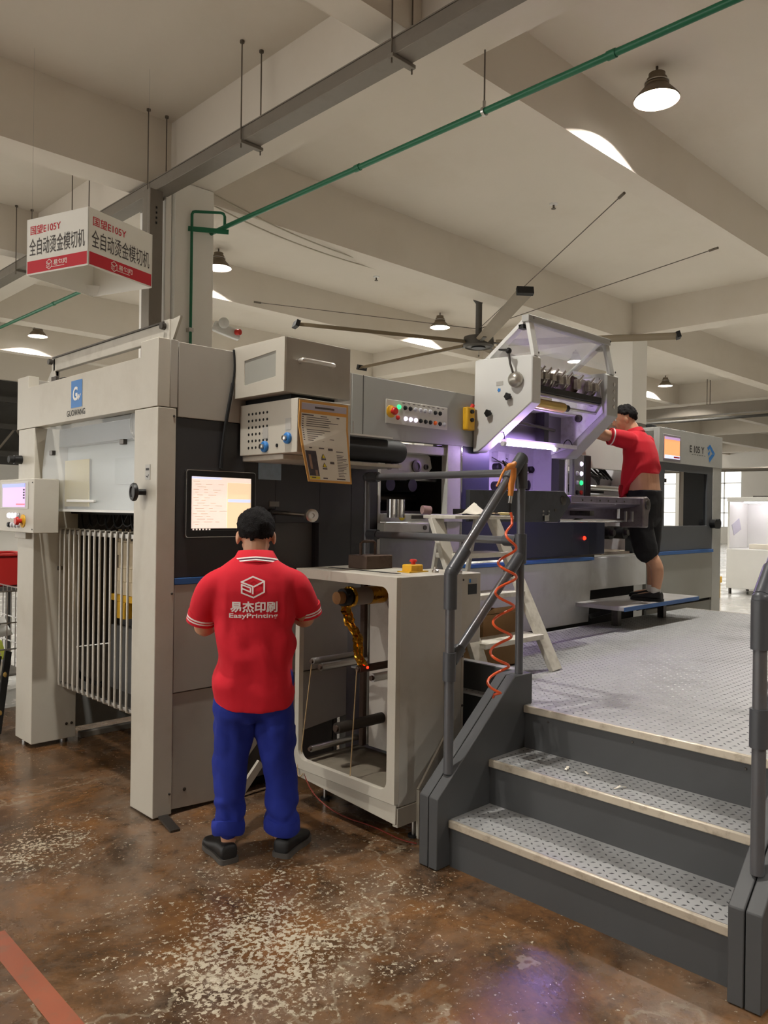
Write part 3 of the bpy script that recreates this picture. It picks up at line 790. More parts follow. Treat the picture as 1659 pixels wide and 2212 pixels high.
# operator side: dark panel, lower panels, recess
sp_ = MB().box(2.112, 2.765, YS + 0.012, YS + 0.05, 1.25, 2.098).box(3.10, 3.36, YS + 0.012, YS + 0.05, 1.25, 2.098).box(2.765, 3.10, YS + 0.012, YS + 0.05, 1.54, 2.098)
sp_.build('dark_side_panel', graphite, dl, 0.003)
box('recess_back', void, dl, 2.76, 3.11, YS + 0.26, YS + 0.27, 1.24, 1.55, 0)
box('recess_side', graphite, dl, 3.10, 3.115, YS + 0.05, YS + 0.26, 1.25, 1.55, 0)
box('recess_floor', graphite, dl, 2.76, 3.11, YS + 0.05, YS + 0.26, 1.235, 1.249, 0)
box('recess_box', mat('recess_box', (86, 76, 66), 0.6), dl, 2.90, 3.06, YS + 0.10, YS + 0.24, 1.25, 1.42)
box('blue_strip', bluetape, dl, 2.112, 3.36, YS + 0.002, YS + 0.05, 1.215, 1.249, 0.002)
lp = MB().box(2.112, 3.34, YS + 0.006, YS + 0.05, 0.645, 1.214).build('lower_panel', warmgrey, dl, 0.003)
lp = MB().prism([(2.112, 0.03), (2.40, 0.012), (2.66, 0.27), (2.74, 0.31), (3.0, 0.285), (3.34, 0.32), (3.34, 0.64), (2.112, 0.64)], 'y', YS + 0.012, YS + 0.05).build('lower_panel', warmgrey, dl, 0.003)
screw(lp, (2.19, YS + 0.012, 0.12), NY, 0.010)
MB().bar((2.50, YS - 0.02, 0.0), (2.66, YS - 0.02, 0.17), 0.02, 0.045).build('diagonal_brace', cream2, dl)
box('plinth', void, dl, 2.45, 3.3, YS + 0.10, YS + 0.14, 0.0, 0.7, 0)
# lever with round silver end, name plate
lv = MB().tube([(2.73, YS + 0.012, 1.60), (2.73, YS - 0.06, 1.60), (2.735, 3.36, 1.588)], [0.016, 0.013, 0.010], 12).build('lever', darksteel, dl)
MB().lathe([(0.034, 0), (0.036, 0.006), (0.036, 0.035), (0.028, 0.040), (0.012, 0.038), (0.011, 0.03)], (2.735, 3.37, 1.588), 24, (-0.35, -1, 0)).build('lever_disc', steel, lv)
MB().lathe([(0.024, 0), (0.024, 0.03), (0.018, 0.034)], (2.73, YS + 0.012, 1.60), 16, NY).build('lever_boss', black, lv)
box('name_plate', mat('plate_dark', (120, 118, 112), 0.5), dl, 2.72, 2.79, YS + 0.008, YS + 0.0119, 1.635, 1.665, 0)

# ---- monitor
mo = thing('touchscreen_monitor', 'flat monitor set in the dark panel showing a bright page', 'monitor', (2.385, YS, 1.47))
MB().frame(rrect(2.17, 2.606, 1.466, 1.822, 0.012), rrect(2.198, 2.582, 1.500, 1.790, 0.003), 'y', YS - 0.012, YS + 0.0119).build('bezel', black, mo, 0.002)
MB().frame(rrect(2.167, 2.609, 1.463, 1.825, 0.013), rrect(2.171, 2.605, 1.467, 1.821, 0.012), 'y', YS - 0.008, YS + 0.0119).build('chrome_edge', steel, mo)
s = MB().box(2.190, 2.59, YS - 0.002, YS + 0.004, 1.492, 1.798).build('screen', scr, mo)
O = (2.198, YS - 0.002, 1.500); RX, UZ = (1, 0, 0), (0, 0, 1)
poly_on('page_side', [[(0.228, 0.012), (0.384, 0.012), (0.384, 0.262), (0.228, 0.262)]], scr_side, s, O, RX, UZ, 0.0006)
poly_on('page_bar', [[(0.002, 0.279), (0.19, 0.279), (0.19, 0.2885), (0.002, 0.2885)]], scr_bar, s, O, RX, UZ, 0.001)
poly_on('page_bar', [[(0.232, 0.155), (0.382, 0.155), (0.382, 0.172), (0.232, 0.172)]], scr_bar, s, O, RX, UZ, 0.001)
ln = []
rr = random.Random(3)
for i in range(17):
    y = 0.262 - i * 0.0145; x = 0.014 + (i % 3) * 0.012
    for j in range(rr.randint(1, 3)):
        w = rr.uniform(0.02, 0.055); ln.append([(x, y), (x + w, y), (x + w, y + 0.0035), (x, y + 0.0035)]); x += w + rr.uniform(0.01, 0.04)
poly_on('page_text', ln, mat('screen_text', (214, 186, 172), 0.4, emit=(214, 184, 168), estr=0.5), s, O, RX, UZ, 0.0012)
poly_on('task_bar', [[(0.0, 0.0), (0.384, 0.0), (0.384, 0.011), (0.0, 0.011)]], black, s, O, RX, UZ, 0.0012)
poly_on('task_icons', [[(0.012 + i * 0.02, 0.002), (0.022 + i * 0.02, 0.002), (0.022 + i * 0.02, 0.009), (0.012 + i * 0.02, 0.009)] for i in range(6)], scr, s, O, RX, UZ, 0.002)

# ---- cable down the side header
o = MB().tube(bez((2.452, YS - 0.008, 2.50), (2.458, YS - 0.02, 2.40), (2.452, YS - 0.015, 2.36), (2.447, YS - 0.012, 2.32), 6) +
              bez((2.445, YS - 0.012, 2.31), (2.43, YS - 0.012, 2.2), (2.40, YS - 0.006, 2.1), (2.385, YS + 0.004, 1.84), 10), [0.006] * 7 + [0.010] * 11, 8).build('hanging_cable', black, None)
tag(o, 'black cable hanging down the side of the cream header', 'cable')

# ---- upper and lower side boxes
b1 = thing('lidded_cabinet', 'cream box with a window and a bar handle, upper of the two side boxes', 'cabinet', (2.69, 3.48, 2.23))
x0, x1, y0, y1, z0, z1 = 2.46, 2.915, 3.256, YS - 0.001, 2.228, 2.512
fr = MB().frame([(y0, z0), (y1, z0), (y1, z1), (y0, z1)], [(y0 + 0.075, z0 + 0.085), (y1 - 0.10, z0 + 0.065), (y1 - 0.10, z1 - 0.085), (y0 + 0.075, z1 - 0.065)], 'x', x0, x0 + 0.012).build('front_panel', cream, b1, 0.002)
MB().box(x0 + 0.004, x0 + 0.008, y0 + 0.04, y1 - 0.06, z0 + 0.05, z1 - 0.05).build('window_pane', mat('grey_pane', (158, 158, 150), 0.25, var=0.03), b1)
MB().box(x0 + 0.0121, x1, y0, y0 + 0.012, z0, z1).build('side_panel', warmgrey, b1, 0.002)
MB().box(x0 + 0.0121, x1, y0 + 0.0121, y1, z1 - 0.012, z1).build('lid', warmgrey, b1, 0.002)
MB().box(x0 + 0.0121, x1, y0 + 0.0121, y1, z0, z0 + 0.012).build('bottom', warmgrey, b1)
MB().box(x1 - 0.012, x1, y0 + 0.0121, y1, z0 + .0121, z1 - 0.0121).build('rear_panel', warmgrey, b1)
MB().tube(bez((2.56, y0, 2.395), (2.53, y0 - 0.05, 2.395), (2.54, y0 - 0.05, 2.395), (2.60, y0 - 0.05, 2.395), 6) + bez((2.72, y0 - 0.05, 2.395), (2.76, y0 - 0.05, 2.395), (2.77, y0 - 0.04, 2.395), (2.765, y0, 2.395), 6), 0.012, 10).build('handle', mat('handle_alu', (206, 202, 194), 0.3, 0.6), b1)
b2 = thing('perforated_cabinet', 'cream control box with a punched vent grid, lower of the two side boxes', 'cabinet', (2.68, 3.44, 1.91))
x0, x1, y0, y1, z0, z1 = 2.505, 2.87, 3.20, YS - 0.001, 1.915, 2.195
bd = MB().box(x0, x1, y0, y1, z0, z1).build('body', cream, b2, 0.003)
mb = MB()
for i in range(6):
    for j in range(6):
        mb.cyl((x0 + 0.0005, y1 - 0.085 - i * 0.034, z0 + 0.04 + j * 0.037), (x0 - 0.0012, y1 - 0.085 - i * 0.034, z0 + 0.04 + j * 0.037), 0.0075, 10)
tag(mb.build('vent_holes', void, b2), kind='stuff')
for (y, z) in ((3.475, 1.955), (3.275, 1.99)):
    k = MB().lathe([(0.030, 0), (0.030, 0.012), (0.024, 0.018)], (x0, y, z), 20, NX).build('blue_socket', logoblue, b2)
    MB().lathe([(0.014, 0.018), (0.014, 0.034), (0.008, 0.036)], (x0, y, z), 14, NX).build('socket_plug', steel, k)
    MB().box(x0 - 0.002, x0, y - 0.024, y + 0.024, z + 0.045, z + 0.105).build('label_plate', mat('plate_grey', (176, 174, 168)), b2)
MB().cyl((x0, 3.37, 1.957), (x0 - 0.003, 3.37, 1.957), 0.010, 14).build('key_hole', black, b2)
box('mount_bracket', cream2, b2, 2.53, 2.86, 3.35, YS + 0.01, 1.885, 1.914)
MB().box(2.54, 2.84, 3.30, YS - 0.002, 2.1955, 2.2275).build('spacer', void, b2)

# ---- operating instruction poster hung on the box
po = thing('instruction_board', 'orange-edged paper instruction board hung on the lower side box', 'poster', (2.68, 3.19, 1.765))
pts = [(2.512, 3.192, 2.185), (2.505, 3.188, 2.05), (2.512, 3.172, 1.95), (2.555, 3.165, 1.765)]
ptr = [(2.845, 3.192, 2.187), (2.842, 3.188, 2.05), (2.846, 3.18, 1.95), (2.862, 3.172, 1.760)]
mb = MB()
vs = []
for a, b in zip(pts, ptr): vs += [a, b]
vs2 = [(v[0], v[1] + 0.004, v[2]) for v in vs]
fs = []
for i in range(3): fs += [(2 * i, 2 * i + 1, 2 * i + 3, 2 * i + 2), (8 + 2 * i, 8 + 2 * i + 2, 8 + 2 * i + 3, 8 + 2 * i + 1), (2 * i, 2 * i + 2, 10 + 2 * i, 8 + 2 * i), (2 * i + 1, 9 + 2 * i, 11 + 2 * i, 2 * i + 3)]
fs += [(0, 8, 9, 1), (6, 7, 15, 14)]
mb.add(vs + vs2, fs)
bd = mb.build('board', mat('board_orange', (214, 160, 84), 0.6, var=0.05), po, smooth=0)
def onboard(a, b, lift=0.0012):
    """a across 0..1, b up 0..1"""
    zs = 1 - b
    kz = [0, 0.32, 0.555, 1.0]
    for i in range(3):
        if zs <= kz[i + 1] + 1e-6: break
    f = (zs - kz[i]) / (kz[i + 1] - kz[i])
    l = Vector(pts[i]).lerp(Vector(pts[i + 1]), f); r = Vector(ptr[i]).lerp(Vector(ptr[i + 1]), f)
    return l.lerp(r, a) + Vector((0, -lift, 0))
def pq(name, rects, m, lift):
    mb = MB()
    for (a0, a1, b0, b1) in rects:
        cuts = [b0] + [c for c in (0.445, 0.68) if b0 < c < b1] + [b1]
        for c0, c1 in zip(cuts[:-1], cuts[1:]):
            mb.add([onboard(a0, c0, lift), onboard(a1, c0, lift), onboard(a1, c1, lift), onboard(a0, c1, lift)], [(0, 1, 2, 3)])
    return mb.build(name, m, bd, smooth=0)
pq('white_sheet', [(0.04, 0.96, 0.03, 0.97)], paper, 0.001)
pq('lilac_band', [(0.04, 0.96, 0.885, 0.965)], mat('lilac_ink', (186, 182, 196), 0.7), 0.0016)
pq('orange_band', [(0.04, 0.96, 0.845, 0.885)], mat('orange_ink', (220, 158, 76), 0.7), 0.0016)
rr = random.Random(11); rc = [(0.30, 0.70, 0.91, 0.935)]
for i in range(5): rc.append((0.14, 0.14 + rr.uniform(0.25, 0.68), 0.79 - i * 0.026, 0.798 - i * 0.026))
for i in range(6): rc.append((0.14, 0.14 + rr.uniform(0.3, 0.6), 0.64 - i * 0.026, 0.648 - i * 0.026))
for i in range(11): rc.append((0.055, 0.085, 0.79 - i * 0.028, 0.802 - i * 0.028))
for i in range(14): rc.append((0.70, 0.70 + rr.uniform(0.12, 0.24), 0.345 - i * 0.02, 0.352 - i * 0.02))
rc += [(0.05, 0.28, 0.815, 0.83), (0.42, 0.55, 0.815, 0.825), (0.75, 0.81, 0.81, 0.825), (0.14, 0.20, 0.415, 0.43), (0.34, 0.45, 0.415, 0.43), (0.53, 0.63, 0.40, 0.43), (0.70, 0.85, 0.39, 0.40),
       (0.54, 0.63, 0.235, 0.265), (0.36, 0.46, 0.28, 0.295), (0.36, 0.46, 0.165, 0.18), (0.34, 0.44, 0.045, 0.06), (0.65, 0.85, 0.045, 0.06), (0.09, 0.18, 0.048, 0.063)]
pq('photo_print', [(0.05, 0.27, 0.075, 0.385)], mat('photo_print', (70, 62, 66), 0.6, var=0.6, scale=40), 0.0018)
pq('photo_figure', [(0.10, 0.15, 0.16, 0.34), (0.19, 0.24, 0.08, 0.15)], mat('photo_figure', (150, 120, 100), 0.6, var=0.4, scale=40), 0.002)
pq('yellow_box', [(0.05, 0.27, 0.035, 0.07)], mat('yellow_ink', (226, 206, 60), 0.7), 0.0018)
tag(pq('printed_lines', rc, mat('print_grey', (92, 84, 84), 0.7), 0.0022), kind='stuff')
for b in (0.30, 0.19):
    mb = MB(); mb.add([onboard(0.36, b, .002), onboard(0.46, b, .002), onboard(0.41, b + 0.06, .002)], [(0, 1, 2)]); mb.build('warning_triangle', inkblack, bd, smooth=0)
    mb = MB(); mb.add([onboard(0.375, b + .006, .003), onboard(0.445, b + .006, .003), onboard(0.41, b + 0.05, .003)], [(0, 1, 2)]); mb.build('triangle_fill', MATS['yellow_ink'], bd, smooth=0)
o = MB().box(2.64, 2.80, YS + 0.006, YS + 0.0115, 1.79, 1.885).build('blue_sticker', mat('sticker', (150, 176, 196), 0.5, var=0.2, scale=30), dl)

# ================================================================== PRESS UNIT  X 3.36 .. 6.2
pr = thing('press_unit', 'long grey press section of the die-cutting machine with button panel', 'machine', (4.8, 4.7, 0))
sh = MB().prism([(3.346, 2.08), (3.46, 2.08), (3.50, 2.09), (4.635, 2.10), (4.635, 2.482), (3.346, 2.49)], 'y', YS, YS + 0.06).build('side_header', mat('panel_grey', (158, 158, 152), 0.45, var=0.04, bump=0.03, bscale=220), pr, 0.003)
MB().box(3.44, 3.444, YS - 0.001, YS + 0.002, 2.08, 2.49).build('panel_seam', void, pr)
box('top_cover', warmgrey, pr, 3.346, 6.2, YS + 0.061, YL - 0.03, 2.43, 2.47)
box('roof_plate', darksteel, pr, 4.05, 4.2, YS + 0.1, YS + 0.3, 2.471, 2.50)
# button panel
bp_ = MB().box(3.645, 4.262, YS - 0.004, YS - 0.0002, 2.20, 2.36).build('button_panel', mat('button_panel', (196, 194, 184), 0.4), pr, 0.002)
estop(bp_, (3.69, YS - 0.004, 2.28), NY, 0.026)
row1 = [(3.765, btn_g), (3.825, black), (3.875, black), (4.13, black), (4.18, black)]
row2 = [(3.755, redm), (3.83, btn_w), (3.88, btn_w), (3.93, btn_w), (3.98, black), (4.03, black), (4.08, black), (4.13, btn_o), (4.18, black), (4.225, btn_off)]
for x, m in row1: btn(bp_, (x, YS - 0.004, 2.318 - (x - 3.7) * 0.012), NY, 0.0125, m)
for x in (3.925, 3.975, 4.025, 4.075): btn(bp_, (x, YS - 0.004, 2.315), NY, 0.0125, btn_off)
for x, m in row2: btn(bp_, (x, YS - 0.004, 2.245 - (x - 3.7) * 0.012), NY, 0.0125, m)
for i in range(9): box('button_label', mat('print_grey', (92, 84, 84)), bp_, 3.80 + i * 0.05, 3.825 + i * 0.05, YS - 0.0046, YS - 0.0041, 2.345, 2.350, 0)
# side body
post = mat('white_post', (196, 196, 188), 0.42, var=0.05, dirt=(120, 112, 100), dirt_amt=0.4)
box('window_jamb', post, pr, 3.596, 3.62, YS + 0.01, YS + 0.12, 1.25, 2.079)
box('frame_post', post, pr, 4.278, 4.425, YS + 0.002, YS + 0.06, 1.25, 2.099)
box('post_trim', chrome, pr, 4.426, 4.438, YS - 0.002, YS + 0.05, 1.25, 2.099, 0)
box('dark_panel', graphite, pr, 3.361, 3.595, YS + 0.012, YS + 0.05, 1.25, 2.079)
box('window_head', post, pr, 3.62, 4.277, YS + 0.02, YS + 0.10, 2.02, 2.079)
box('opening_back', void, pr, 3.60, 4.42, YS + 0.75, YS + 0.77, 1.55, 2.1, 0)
box('opening_floor', darksteel, pr, 3.60, 4.42, YS + 0.12, YS + 0.75, 1.60, 1.62, 0)
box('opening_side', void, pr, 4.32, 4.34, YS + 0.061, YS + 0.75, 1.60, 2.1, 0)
mp = MB().prism([(3.66, 2.05), (4.12, 2.05), (4.20, 2.01), (4.22, 1.93), (4.12, 1.84), (3.66, 1.86)], 'y', YS + 0.10, YS + 0.13).build('clamp_plate', mat('clamp_plate', (168, 166, 160), 0.45, var=0.1, dirt=(110, 104, 96), dirt_amt=0.5), pr, 0.004)
for x, r in ((3.78, 0.035), (4.05, 0.045), (4.15, 0.02)):
    MB().lathe([(r, 0), (r, 0.012), (r * 0.6, 0.014), (r * 0.6, 0.008)], (x, YS + 0.10, 1.935), 18, NY).build('boss', darksteel, mp)
box('data_plate', mat('plate_grey', (176, 174, 168)), pr, 3.87, 3.96, YS + 0.096, YS + 0.0995, 1.90, 1.96, 0)
for x in (3.80, 4.02):
    MB().cyl((x, YS + 0.10, 1.80), (x, YS + 0.5, 1.80), 0.045, 16).build('roller', rubber, pr)
MB().cyl((3.63, YS + 0.14, 1.845), (4.3, YS + 0.14, 1.845), 0.014, 10).build('shaft', steel, pr)
MB().cyl((3.63, YS + 0.35, 1.71), (4.3, YS + 0.35, 1.71), 0.03, 12).build('shaft', darksteel, pr)
for x in (3.78, 3.87): box('light_slot', mat('light_slot', (220, 222, 226), 0.4, emit=(230, 232, 240), estr=0.5), pr, x, x + 0.04, YS + 0.6, YS + 0.605, 1.735, 1.745, 0)
# bed rail under the opening
br = MB().box(3.62, 4.425, YS - 0.02, YS + 0.10, 1.545, 1.60).build('bed_rail', post, pr, 0.004)
for x in (3.645, 3.72): MB().cyl((x, YS - 0.07, 1.575), (x, YS - 0.07, 1.695), 0.034, 18).build('roller_drum', chrome, br)
MB().cyl((3.79, YS - 0.0205, 1.585), (3.79, YS - 0.024, 1.585), 0.03, 18).build('yellow_label', mat('yellow_ink', (226, 206, 60)), br)
MB().box(3.88, 4.02, YS - 0.03, YS - 0.0205, 1.565, 1.59).build('handle_slot', darksteel, br, 0.004)
MB().cyl((3.97, YS - 0.04, 1.63), (4.03, YS - 0.06, 1.625), 0.03, 12).build('rag_roll', mat('rag', (170, 140, 136), 0.9, var=0.2), br)
arm = MB().box(3.55, 3.98, YS - 0.10, YS - 0.03, 1.475, 1.54).build('shelf_arm', post, pr, 0.006)
MB().cyl((3.93, YS - 0.101, 1.508), (3.93, YS - 0.11, 1.508), 0.016, 12).build('arm_bolt', darksteel, arm)
MB().box(3.74, 3.78, YS - 0.095, YS - 0.04, 1.44, 1.474).build('arm_clip', black, arm)
# lower body
box('lower_body', mat('lower_grey', (150, 152, 148), 0.5, var=0.07, dirt=(96, 92, 86), dirt_amt=0.4), pr, 3.362, 4.425, YS + 0.04, YS + 0.10, 0.0, 1.54)
nv = MB().prism([(4.44, 1.25), (5.935, 1.25), (5.935, 1.70), (4.76, 1.70), (4.76, 2.099), (4.44, 2.099)], 'y', YS, YS + 0.05).build('blue_side_panel', navy, pr, 0.004)
box('lower_lip', navy, pr, 5.936, 6.2, YS + 0.002, YS + 0.05, 1.25, 1.62)
lf = mat('lift_white', (226, 225, 230), 0.45, var=0.05, dirt=(130, 120, 116), dirt_amt=0.4)
box('bay_back', lf, pr, 4.765, 5.93, YS + 0.40, YS + 0.42, 1.68, 2.42)
box('bay_side', lf, pr, 5.90, 5.93, YS + 0.051, YS + 0.40, 1.68, 2.42)
box('bay_floor', lf, pr, 4.765, 5.93, YS + 0.051, YS + 0.40, 1.66, 1.68)
for (x, z, r) in ((5.34, 2.0, .035), (5.46, 1.95, .03), (5.33, 1.84, .04), (5.52, 1.83, .03), (5.75, 1.86, .05), (5.82, 2.0, .03), (5.62, 2.03, .02)):
    MB().lathe([(r, 0), (r, 0.05), (r * 0.7, 0.06)], (x, YS + 0.40, z), 16, NY).build('adjuster_knob', black, pr)
for (x, z, w) in ((5.30, 2.08, .1), (5.46, 2.07, .08), (5.42, 1.90, .03), (5.62, 1.93, .12)): box('bay_bracket', lf, pr, x, x + w, YS + 0.33, YS + 0.40, z - 0.03, z + 0.05)
for i in range(4):
    MB().tube(bez((5.25 + .1 * i, YS + .36, 2.08), (5.35 + .1 * i, YS + .3, 2.02), (5.45 + .08 * i, YS + .3, 1.98 - .03 * i), (5.6 + .06 * i, YS + .36, 2.0), 8), 0.004, 6).build('bay_cable', darksteel, pr)
MB().cyl((4.78, YS + 0.12, 1.75), (5.9, YS + 0.12, 1.75), 0.03, 14).build('bay_roller', steel, pr)
box('bay_ledge', mat('ledge_metal', (150, 150, 156), 0.35, 0.6), pr, 4.78, 5.92, YS - 0.05, YS + 0.05, 1.702, 1.712)
# button column
bc = MB().box(5.94, 6.10, YS - 0.002, YS + 0.05, 1.66, 2.13).build('button_column', mat('column_grey', (120, 120, 122), 0.4), pr, 0.003)
box('column_edge', graphite, pr, 6.105, 6.20, YS - 0.01, YS + 0.05, 1.63, 2.13)
for i, (z, a, b) in enumerate(((2.05, None, btn_w), (1.965, btn_off, btn_w), (1.885, btn_off, btn_g), (1.80, black, redm))):
    if a: btn(bc, (5.985, YS - 0.002, z), NY, 0.017, a)
    btn(bc, (6.05, YS - 0.002, z), NY, 0.017, b)
box('upper_filler', mat('panel_grey', (158, 158, 152)), pr, 4.636, 6.2, YS + 0.43, YS + 0.47, 2.13, 2.43)
box('gate_pier', graphite, pr, 5.80, 5.88, YS + 0.06, YS + 0.14, 1.70, 2.42)
# white lower cover, slightly sloped
lc = MB().prism([(YS - 0.05, 1.205), (YS + 0.04, 1.205), (YS + 0.04, 0.66), (YS - 0.015, 0.66)], 'x', 4.46, 6.18).build('lower_cover', mat('cover_white', (196, 198, 196), 0.45, var=0.05, dirt=(130, 126, 120), dirt_amt=0.35), pr, 0.004)
box('blue_strip', bluetape, pr, 4.46, 6.19, YS - 0.06, YS + 0.04, 1.207, 1.232, 0.002)
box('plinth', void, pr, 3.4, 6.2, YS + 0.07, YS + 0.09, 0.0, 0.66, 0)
btn(pr, (6.12, YS + 0.002, 1.40), NY, 0.014, red_led, 'indicator_lamp')

# black suction roller beside the perforated box
o = thing('black_roller', 'thick black roller lying behind the instruction board', 'roller', (3.2, 3.46, 1.96))
MB().lathe([(0.055, 0), (0.07, 0.015), (0.072, 0.05), (0.072, 0.60), (0.066, 0.63), (0.04, 0.64)], (2.90, 3.47, 1.985), 24, (1, 0, 0)).build('sleeve', rubber, o)
MB().box(2.90, 3.40, 3.40, 3.47, 2.058, 2.068).build('cover_strip', white, o)
MB().cyl((2.88, 3.47, 1.985), (3.58, 3.47, 1.985), 0.02, 12).build('axle', steel, o)
MB().box(2.88, 3.5, 3.42, YS + 0.01, 1.885, 1.905).build('carrier', cream2, o)
MB().cyl((3.09, 3.42, 2.06), (3.09, 3.42, 2.14), 0.004, 6).build('sensor_pin', steel, o)

# yellow pendant switch on the press header
o = thing('pendant_switch', 'worn yellow pendant switch hung on the grey press header', 'switch', (4.48, YS, 2.2))
MB().box(4.43, 4.52, YS - 0.05, YS - 0.001, 2.215, 2.385).build('body', yellow, o, 0.01)
MB().cyl((4.475, YS - 0.05, 2.35), (4.475, YS - 0.065, 2.35), 0.015, 12).build('button', black, o)
MB().cyl((4.475, YS - 0.05, 2.29), (4.475, YS - 0.065, 2.29), 0.015, 12).build('button', black, o)
MB().cyl((4.50, YS - 0.03, 2.38), (4.515, YS - 0.03, 2.405), 0.016, 12).build('red_cap', redm, o)

# ================================================================== TILTED-OUT FOIL HEAD
th = thing('tilted_foil_head', 'white foil head swung out above the press with a clear guard frame', 'machine head', (5.1, 3.45, 2.07))
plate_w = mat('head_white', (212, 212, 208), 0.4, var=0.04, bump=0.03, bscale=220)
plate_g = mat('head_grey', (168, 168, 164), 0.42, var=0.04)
prof = [(3.70, 2.735), (3.66, 2.742), (3.215, 2.722), (3.192, 2.71), (3.192, 2.39), (3.60, 2.10), (3.665, 2.062), (3.712, 2.06)]
lpz = MB().prism(prof, 'x', 4.55, 4.66).build('side_plate', plate_w, th, 0.008)
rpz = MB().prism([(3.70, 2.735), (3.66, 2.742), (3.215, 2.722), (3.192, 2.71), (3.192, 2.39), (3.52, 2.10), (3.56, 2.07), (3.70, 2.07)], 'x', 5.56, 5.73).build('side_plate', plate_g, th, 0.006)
for z in (2.645, 2.585, 2.525, 2.465): MB().lathe([(0.016, 0), (0.016, 0.004), (0.010, 0.008)], (5.665, 3.192, z), 12, NY).build('bolt', steel, rpz)
inn = MB().prism([(3.69, 2.70), (3.26, 2.69), (3.22, 2.41), (3.55, 2.14), (3.69, 2.10)], 'x', 5.545, 5.5595).build('inner_plate', mat('inner_plate', (206, 204, 210), 0.45, var=0.06, dirt=(110, 100, 104), dirt_amt=0.6, dscale=9), th)
for (y, z, r) in ((3.31, 2.50, 0.035), (3.43, 2.38, 0.03), (3.38, 2.27, 0.0)):
    if r: MB().lathe([(r, 0), (r, 0.02), (r * 0.5, 0.022), (r * .5, 0.01)], (5.545, y, z), 18, NX).build('bearing', darksteel, inn)
# handle and knobs on the left plate
hh = MB().lathe([(0.05, 0.0), (0.056, 0.02), (0.054, 0.04), (0.040, 0.06), (0.016, 0.07)], (4.55, 3.315, 2.555), 24, NX).build('handle_boss', mat('satin_metal', (180, 176, 166), 0.3, 0.7), th)
MB().tube([(4.50, 3.315, 2.59), (4.475, 3.325, 2.66), (4.47, 3.335, 2.735)], 0.008, 8).build('handle_rod', darksteel, hh)
MB().ball((4.47, 3.336, 2.75), 0.022, 14).build('handle_ball', black, hh)
MB().tube([(4.475, 3.34, 2.75), (4.50, 3.38, 2.765), (4.55, 3.48, 2.79)], [0.012, 0.011, 0.007], 10).build('pull_rod', black, hh)
for (y, z) in ((3.375, 2.44), (3.55, 2.335)):
    k = MB().cyl((4.55, y, z), (4.525, y, z), 0.012, 10).build('star_knob', black, th)
    star = [((0.030 if i % 2 == 0 else 0.022) * math.cos(R(36 * i)), (0.030 if i % 2 == 0 else 0.022) * math.sin(R(36 * i))) for i in range(10)]
    MB().prism([(y + a, z + b) for a, b in star], 'x', 4.505, 4.526).build('knob_head', black, k, 0.004)
box('data_label', mat('plate_grey', (176, 174, 168)), th, 4.547, 4.5499, 3.44, 3.50, 2.53, 2.56, 0)
star = [((0.016 if i % 2 == 0 else 0.011) * math.cos(R(36 * i)), (0.016 if i % 2 == 0 else 0.011) * math.sin(R(36 * i))) for i in range(10)]
MB().prism([(3.475 + a, 2.498 + b) for a, b in star], 'x', 4.547, 4.5499).build('blue_sticker', logoblue, th)
# guard frame
gz = {'L': 4.60, 'R': 5.645}
def gbar(n, a, b, w=0.028, h=0.05, up=(1, 0, 0)): return MB().bar(a, b, w, h, up).build(n, plate_w if 'L' in n else plate_g, gf, 0.004)
gf = MB().bar((4.56, 3.265, 2.985), (5.68, 3.265, 2.985), 0.06, 0.05).build('guard_frame', plate_g, th, 0.004)
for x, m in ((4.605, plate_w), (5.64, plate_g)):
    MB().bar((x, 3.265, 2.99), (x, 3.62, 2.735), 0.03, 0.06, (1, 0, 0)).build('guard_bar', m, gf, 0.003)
    MB().bar((x, 3.265, 2.99), (x, 3.205, 2.715), 0.03, 0.06, (1, 0, 0)).build('guard_bar', m, gf, 0.003)
    MB().box(x - 0.03, x + 0.03, 3.29, 3.33, 2.92, 2.95).build('corner_joint', black, gf)
mb = MB(); q = [(4.62, 3.21, 2.74), (5.63, 3.21, 2.74), (5.63, 3.258, 2.965), (4.62, 3.258, 2.965)]
mb.add(q + [(a, b + 0.004, c) for a, b, c in q], [(0, 1, 2, 3), (4, 5, 6, 7), (0, 1, 5, 4), (1, 2, 6, 5), (2, 3, 7, 6), (3, 0, 4, 7)]); mb.build('clear_sheet', glassm, gf)
mb = MB(); q = [(4.62, 3.60, 2.745), (5.63, 3.60, 2.745), (5.63, 3.275, 2.975), (4.62, 3.275, 2.975)]
mb.add(q + [(a, b - 0.003, c + 0.004) for a, b, c in q], [(0, 1, 2, 3), (4, 5, 6, 7), (0, 1, 5, 4), (1, 2, 6, 5), (2, 3, 7, 6), (3, 0, 4, 7)]); mb.build('clear_sheet', glassm, gf)
for x in (4.60, 5.65):
    for (y, z) in ((3.24, 2.985), (3.195, 2.735)): screw(gf, (x, y - 0.02, z), NY, 0.008)
